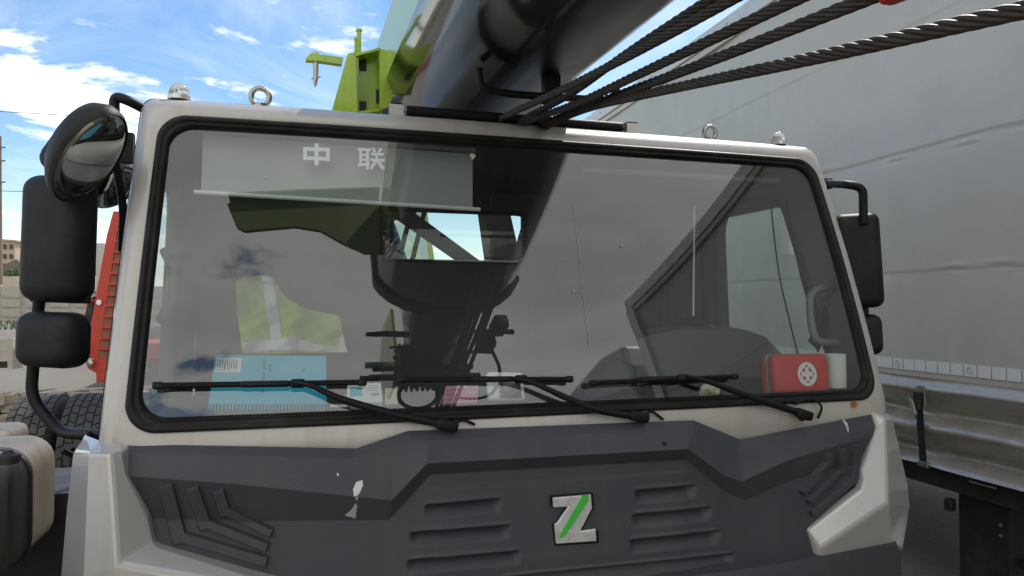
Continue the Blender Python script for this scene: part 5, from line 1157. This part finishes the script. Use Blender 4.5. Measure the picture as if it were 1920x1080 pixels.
# ================================================================== LEFT SIDE: parked truck with tank and twin tyres
pt = empty('parked_truck', (-1.9, 4.6, 0), 'parked truck with dirty white fuel tank and twin rear tyres left of the cab', 'truck')
xr = -0.98
mb = MB()
def tank_sec(y, k=1.0):
    cxx, czz, hw_, hh_, r_ = xr - 0.33, 0.80, 0.33*k, 0.235*k, 0.11*k; pts = []
    for (sx, sz, a0) in ((1, 1, 0), (-1, 1, 90), (-1, -1, 180), (1, -1, 270)):
        for j in range(7):
            a = R(a0 + 15*j); pts.append(Vector((cxx + sx*(hw_ - r_) + r_*math.cos(a), y, czz + sz*(hh_ - r_) + r_*math.sin(a))))
    return pts
ys = list(np.linspace(1.6, 3.62, 60)); rgs = [tank_sec(1.56, .86), tank_sec(1.58, .95)] + [tank_sec(y) for y in ys] + [tank_sec(3.67, .985), tank_sec(3.70, .93), tank_sec(3.71, .85)]
def dent(v):
    for (y, z, r_, d) in ((3.12, 0.83, .16, .055), (3.18, .70, .10, .03)):
        k = math.exp(-((v.y - y)**2 + (v.z - z - (v.y - y)*1.2)**2)/(r_*.45)**2)
        v.x -= d*k*(1 if v.x > xr - .15 else 0)
for rg_ in rgs:
    for v in rg_: dent(v)
# extra rows on the side for the dent
mb.loft(rgs, caps=(True, True)); tank = mb.build('fuel_tank', TANK, pt, smooth=35)
for y in (2.62, 3.33):
    b_ = MB(); b_.loft([[Vector((xr - .33 + (v.x - xr + .33)*k, v.y, .80 + (v.z - .80)*k)) for v in tank_sec(y + dy)] for dy, k in ((-.022, 1.001), (-.022, 1.018), (.022, 1.018), (.022, 1.001))]); b_.build('tank_strap', CHASSIS, tank, smooth=30)
cp_ = aty(15, 848, 3.05); mb = MB(); mb.lathe([(0.036, 0), (0.036, .015), (0.04, .017), (.04, .03), (.022, .036), (.015, .046), (.009, .048)], Matrix.Translation((cp_.x, 3.05, 1.03)), 20); mb.build('filler_cap', CHASSIS, tank, smooth=40)
mb = MB(); mb.box((-2.7, 1.0, 0.40), (-2.2, 6.3, 0.55)); mb.build('chassis_rail', CHASSIS, pt)
mb = MB(); mb.rbox((-1.85, 4.35, 0.90), (1.0, 0.5, 0.14), 0.05); mb.build('platform_box', TANK, pt, smooth=45)
mb = MB()
for k in range(5): mb.tube(spline([(-0.98 + .02*k, 3.75 + .05*k, .95), (-0.90, 4.0 + .06*k, .80 - .05*k), (-0.95, 4.3, .60 - .06*k)], 6), 0.014, 7)
mb.box((-1.5, 3.8, .35), (-0.95, 4.4, .74)); mb.build('valve_hoses', CHASSIS, pt)
def tyre(xc_, y, z, r_=0.5, w_=0.27):
    mb = MB(); M_ = frame((xc_, y, z), (0, 1, 0), (0, 0, 1))
    mb.lathe([(r_*.58, -w_/2 + .01), (r_*.9, -w_/2), (r_*.965, -w_/2 + .02), (r_*.972, 0), (r_*.965, w_/2 - .02), (r_*.9, w_/2), (r_*.58, w_/2 - .01)], M_, 48); to = mb.build('tyre', TYRE, pt, smooth=45)
    tb = MB(); nseg = 38
    for c in range(5):
        x0 = -w_/2 + .012 + c*(w_ - .024)/5; wd = (w_ - .024)/5 - .011
        for k in range(nseg):
            a0 = 2*math.pi*(k + (.5 if c % 2 else 0))/nseg; a1 = a0 + 2*math.pi/nseg*.86; sk = .035*(1 if c % 2 else -1)
            vs = []
            for rr2 in (r_*.96, r_*1.0):
                for (xx, aa) in ((x0, a0), (x0 + wd, a0 + sk), (x0 + wd, a1 + sk), (x0, a1)): vs.append(M_ @ Vector((rr2*math.cos(aa), rr2*math.sin(aa), xx)))
            tb.add(vs, [(0, 1, 2, 3), (4, 5, 6, 7), (0, 1, 5, 4), (1, 2, 6, 5), (2, 3, 7, 6), (3, 0, 4, 7)])
    tb.build('tread_blocks', TYRE, to, kind='stuff')
    rm = MB(); rm.lathe([(r_*.58, -w_*.4), (r_*.5, -.02), (r_*.2, 0), (r_*.2, .03), (r_*.5, .03), (r_*.58, w_*.4)], M_, 32); rm.build('rim', WHITEPAINT, to, smooth=40)
for px0, px1 in ((100, 189), (-8, 88)):
    a = aty(px0, 780, 5.6); b = aty(px1, 780, 5.6); tyre((a.x + b.x)/2, 6.05, 0.475, 0.475, (b.x - a.x)*0.98)

# ================================================================== YARD BACKGROUND
def P(px, py, d): return atd(px, py, d)
# red loading ramp standing upright at the tail of a low trailer
rp = empty('loading_ramp', P(195, 712, 10.6), 'red steel loading ramp with wooden boards folded upright on a low trailer', 'ramp')
D = 10.6
camn = camy
def prq(name, pts, th, m_, parent, bevel=0): mb = MB(); mb.prism([P(x, y, D) for x, y in pts], camn*th); return mb.build(name, m_, parent, bevel=bevel)
prq('side_beam', [(158, 672), (200, 440), (212, 396), (226, 396), (184, 672)], 0.16, REDPAINT, rp, .01)
prq('side_beam', [(236, 672), (262, 396), (272, 396), (250, 672)], 0.16, REDPAINT, rp, .01)
nb_ = 13
for k in range(nb_):
    t0, t1 = k/nb_, (k + .86)/nb_
    def edge(t): return (184 + 42*t, 672 - 262*t), (240 + 20*t, 672 - 262*t)
    (a, b), (c_, d_) = edge(t0), edge(t1); prq('ramp_board', [a, b, d_, c_], 0.06, WOOD, rp)
    t = (k + .93)/nb_; a, b = edge(t); prq('rung', [(a[0], a[1] + 2), (b[0], b[1] + 2), (b[0], b[1] - 2), (a[0], a[1] - 2)], -0.05, REDPAINT, rp)
prq('hinge_block', [(176, 672), (215, 668), (212, 694), (192, 717), (180, 717), (180, 700), (163, 690), (166, 678)], 0.3, REDPAINT, rp, .01)
mb = MB(); mb.lathe([(.05, 0), (.05, .03), (.02, .05)], frame(P(170, 681, D - .05), camx, zup), 14); mb.build('hub', STEEL, rp, smooth=40)
mb = MB(); mb.lathe([(.04, 0), (.04, .012), (.02, .015)], frame(P(186, 567, D - .02), camx, zup), 14); mb.build('disc_mark', PAPER, rp)
mb = MB(); mb.tube([P(180, 548, D), P(169, 548, D), P(168, 563, D), P(180, 563, D)], .012, 6); mb.build('loop_handle', REDPAINT, rp)
prq('lamp_bracket', [(166, 560), (176, 556), (170, 604), (156, 606)], 0.1, CHASSIS, rp)
for y_ in (569, 591): mb = MB(); mb.rbox(P(162 - (y_-569)*.3, y_, D - .06), (.05, .04, .05), .012); mb.build('marker_lamp', ORANGE, rp, smooth=45)
# low trailer bed behind the ramp
lt = empty('low_trailer', P(240, 690, 11.5), 'red low-bed trailer mostly hidden behind the cab', 'trailer')
mb = MB(); p0 = P(215, 660, 11.3); mb.box((p0.x, p0.y, .75), (p0.x + 2.6, p0.y + 7, 1.0)); mb.build('bed', REDPAINT, lt, bevel=.02)
for yy in (2, 3.4):
    wm = MB(); wm.lathe([(0.25, -.12), (0.40, -.12), (0.43, -.08), (0.43, .08), (0.40, .12), (0.25, .12)], frame((p0.x + .3, p0.y + yy, LZ + .42), (0, 1, 0), (0, 0, 1)), 24); wm.build('wheel', TYRE, lt, smooth=40)
# perimeter wall of concrete panels
DW = 55.0
pw_ = empty('perimeter_wall', P(90, 600, DW), 'grey concrete panel wall along the far side of the yard', 'wall')
for k in range(-5, 9):
    x0_, x1_ = 46*k, 46*k + 44
    mb = MB(); mb.prism([P(x0_, 537, DW), P(x1_, 537, DW), P(x1_, 601, DW), P(x0_, 601, DW)], camn*0.2); mb.build('wall_panel', CONCRETE, pw_)
    mb = MB(); mb.prism([P(x1_ - 1, 534, DW), P(x1_ + 3, 534, DW), P(x1_ + 3, 602, DW), P(x1_ - 1, 602, DW)], camn*0.4 - camn*.1); mb.build('wall_post', CONCRETE, pw_)
    for r_ in range(3):
        mb = MB(); mb.prism([P(x0_ + 4, 545 + 18*r_, DW - .02), P(x1_ - 4, 545 + 18*r_, DW - .02), P(x1_ - 4, 558 + 18*r_, DW - .02), P(x0_ + 4, 558 + 18*r_, DW - .02)], camn*-.06); mb.build('wall_relief', CONCRETE, pw_)
mb = MB(); mb.prism([P(-240, 518, DW + 6), P(170, 518, DW + 6), P(170, 540, DW + 6), P(-240, 540, DW + 6)], camn*4); tag(mb.build('shed', BEIGE), 'long low beige shed roofline just above the concrete wall', 'shed')
# grey dropside trailer corner at the far left
gt = empty('dropside_trailer', P(0, 688, 9.6), 'grey steel dropside trailer corner at the left picture edge', 'trailer')
for y0_, y1_ in ((636, 655), (657, 676)): mb = MB(); mb.prism([P(-120, y0_, 9.6), P(20, y0_, 9.6), P(20, y1_, 9.6), P(-120, y1_, 9.6)], camn*.06); mb.build('side_board', CONCRETE, gt)
mb = MB(); mb.prism([P(14, 634, 9.58), P(24, 634, 9.58), P(24, 692, 9.58), P(14, 692, 9.58)], camn*1.5); mb.build('corner_post', CONCRETE, gt)
mb = MB(); mb.prism([P(-120, 678, 9.7), P(14, 678, 9.7), P(14, 690, 9.7), P(-120, 690, 9.7)], camn*.1); mb.build('lower_rail', CHASSIS, gt)
# far building with windows
fb = empty('brick_building', P(10, 525, 160), 'beige brick block with small windows far off at the left edge', 'building')
mb = MB(); mb.prism([P(-60, 446, 160), P(28, 452, 160), P(28, 528, 160), P(-60, 528, 160)], camn*14); mb.build('wall', BRICK, fb)
mb = MB(); mb.prism([P(-62, 444, 159.6), P(30, 450, 159.6), P(30, 453, 159.6), P(-62, 447, 159.6)], camn*15); mb.build('roof', CONCRETE, fb)
for r_ in range(3):
    for c_ in range(7):
        x_, y_ = -54 + 12*c_, 458 + 18*r_; mb = MB(); mb.prism([P(x_, y_, 159.9), P(x_+6, y_ + .4, 159.9), P(x_+6, y_+9, 159.9), P(x_, y_+9, 159.9)], camn*-.1); mb.build('window', DARKGLASS, fb)
mb = MB(); mb.prism([P(0, 500, 90), P(30, 486, 90), P(48, 500, 90), P(48, 535, 90), P(0, 535, 90)], camn*6); tag(mb.build('gabled_house', mat('dark_roof', (.16, .13, .11), .9)), 'dark gabled roof of a small house above the concrete wall', 'house')
# pole and wires
mb = MB(); mb.tube([P(1, 540, 60), P(0, 255, 60)], [.16, .11], 10); po = mb.build('utility_pole', POLE, smooth=60); tag(po, 'thin dark utility pole at the left picture edge', 'pole')
for y_ in (275, 300, 340): mb = MB(); mb.prism([P(-8, y_, 59.8), P(9, y_, 59.8), P(9, y_ + 2.5, 59.8), P(-8, y_ + 2.5, 59.8)], camn*.12); mb.build('cross_arm', POLE, po)
for y0_, y1_, x1_, lab in ((209, 219, 172, 'upper overhead wire crossing the sky left of the mirrors'), (358, 362, 175, 'lower overhead wire passing behind the large mirror housing')):
    mb = MB(); mb.tube([P(-200, y0_ - (y1_ - y0_), 48), P(0, y0_, 50), P(x1_, y1_, 52), P(420, y1_ + 8, 56)], .022, 5); tag(mb.build('overhead_wire', CHASSIS), lab, 'wire')
# grey post beside the ramp
mb = MB(); mb.prism([P(180, 456, 10.9), P(195, 456, 10.9), P(190, 560, 10.9), P(180, 560, 10.9)], camn*.1); tag(mb.build('steel_post', STEEL), 'grey steel post standing just behind the red ramp', 'post')
# far trees: leaf cards through a crown volume
def tree(px, py_top, py_base, d, wpx, seed, label):
    r_ = random.Random(seed); base = P(px, py_base, d); topz = P(px, py_top, d).z; hgt = topz - base.z; wid = wpx*d/F_PX
    e_ = empty('tree', (base.x, base.y, base.z), label, 'tree', 'trees beyond the wall')
    mb = MB(); mb.tube([base, base + Vector((.1, 0, hgt*.4)), base + Vector((0, .1, hgt*.8))], [hgt*.03, hgt*.02, hgt*.006], 8)
    for k in range(6): a = r_.uniform(0, 6.28); st = base + Vector((0, 0, hgt*r_.uniform(.3, .6))); mb.tube([st, st + Vector((math.cos(a)*wid*.35, math.sin(a)*wid*.35, hgt*.2))], [hgt*.012, hgt*.004], 5)
    mb.build('trunk', BARK, e_)
    lf = MB(); cl_ = [(Vector((r_.gauss(0, .28)*wid, r_.gauss(0, .28)*wid, hgt*r_.uniform(.35, .95))), r_.uniform(.12, .22)*wid) for _ in range(16)]
    for _ in range(1500):
        c, rad = r_.choice(cl_); v = Vector((r_.gauss(0, 1), r_.gauss(0, 1), r_.gauss(0, 1))).normalized()*rad*r_.uniform(.5, 1.05); p = base + c + v
        a = Vector((r_.gauss(0, 1), r_.gauss(0, 1), r_.gauss(0, 1))).normalized()*wid*.035; b = a.orthogonal().normalized()*wid*.025
        lf.add([p - a, p + b, p + a, p - b], [(0, 1, 2, 3)])
    lf.build('crown', LEAF, e_, fixn=False, kind='stuff')
tree(172, 468, 536, 75, 40, 1, 'round green tree right of the large mirror housing'); tree(52, 500, 540, 70, 46, 2, 'low green tree above the wall left of the mirror')
tree(20, 506, 538, 68, 36, 3, 'green bush-like tree at the far left above the wall'); tree(215, 478, 536, 80, 50, 4, 'green tree mostly hidden behind the red ramp')
# weeds along the yard
wd = MB()
for _ in range(900):
    c = Vector((edge_l.x, edge_l.y, LZ)) + ed*random.uniform(-22, 4) + en*random.uniform(30, 52)
    for k in range(3):
        a = random.uniform(0, 6.28); hh_ = random.uniform(.1, .4); t_ = Vector((math.cos(a), math.sin(a), 0)); wd.add([c - t_*.04, c + t_*.04, c + t_*.08 + Vector((0, 0, hh_))], [(0, 1, 2)])
tag(wd.build('weeds', LEAF, fixn=False), 'sparse green weeds growing on the gravel yard', 'weeds', kind='stuff')
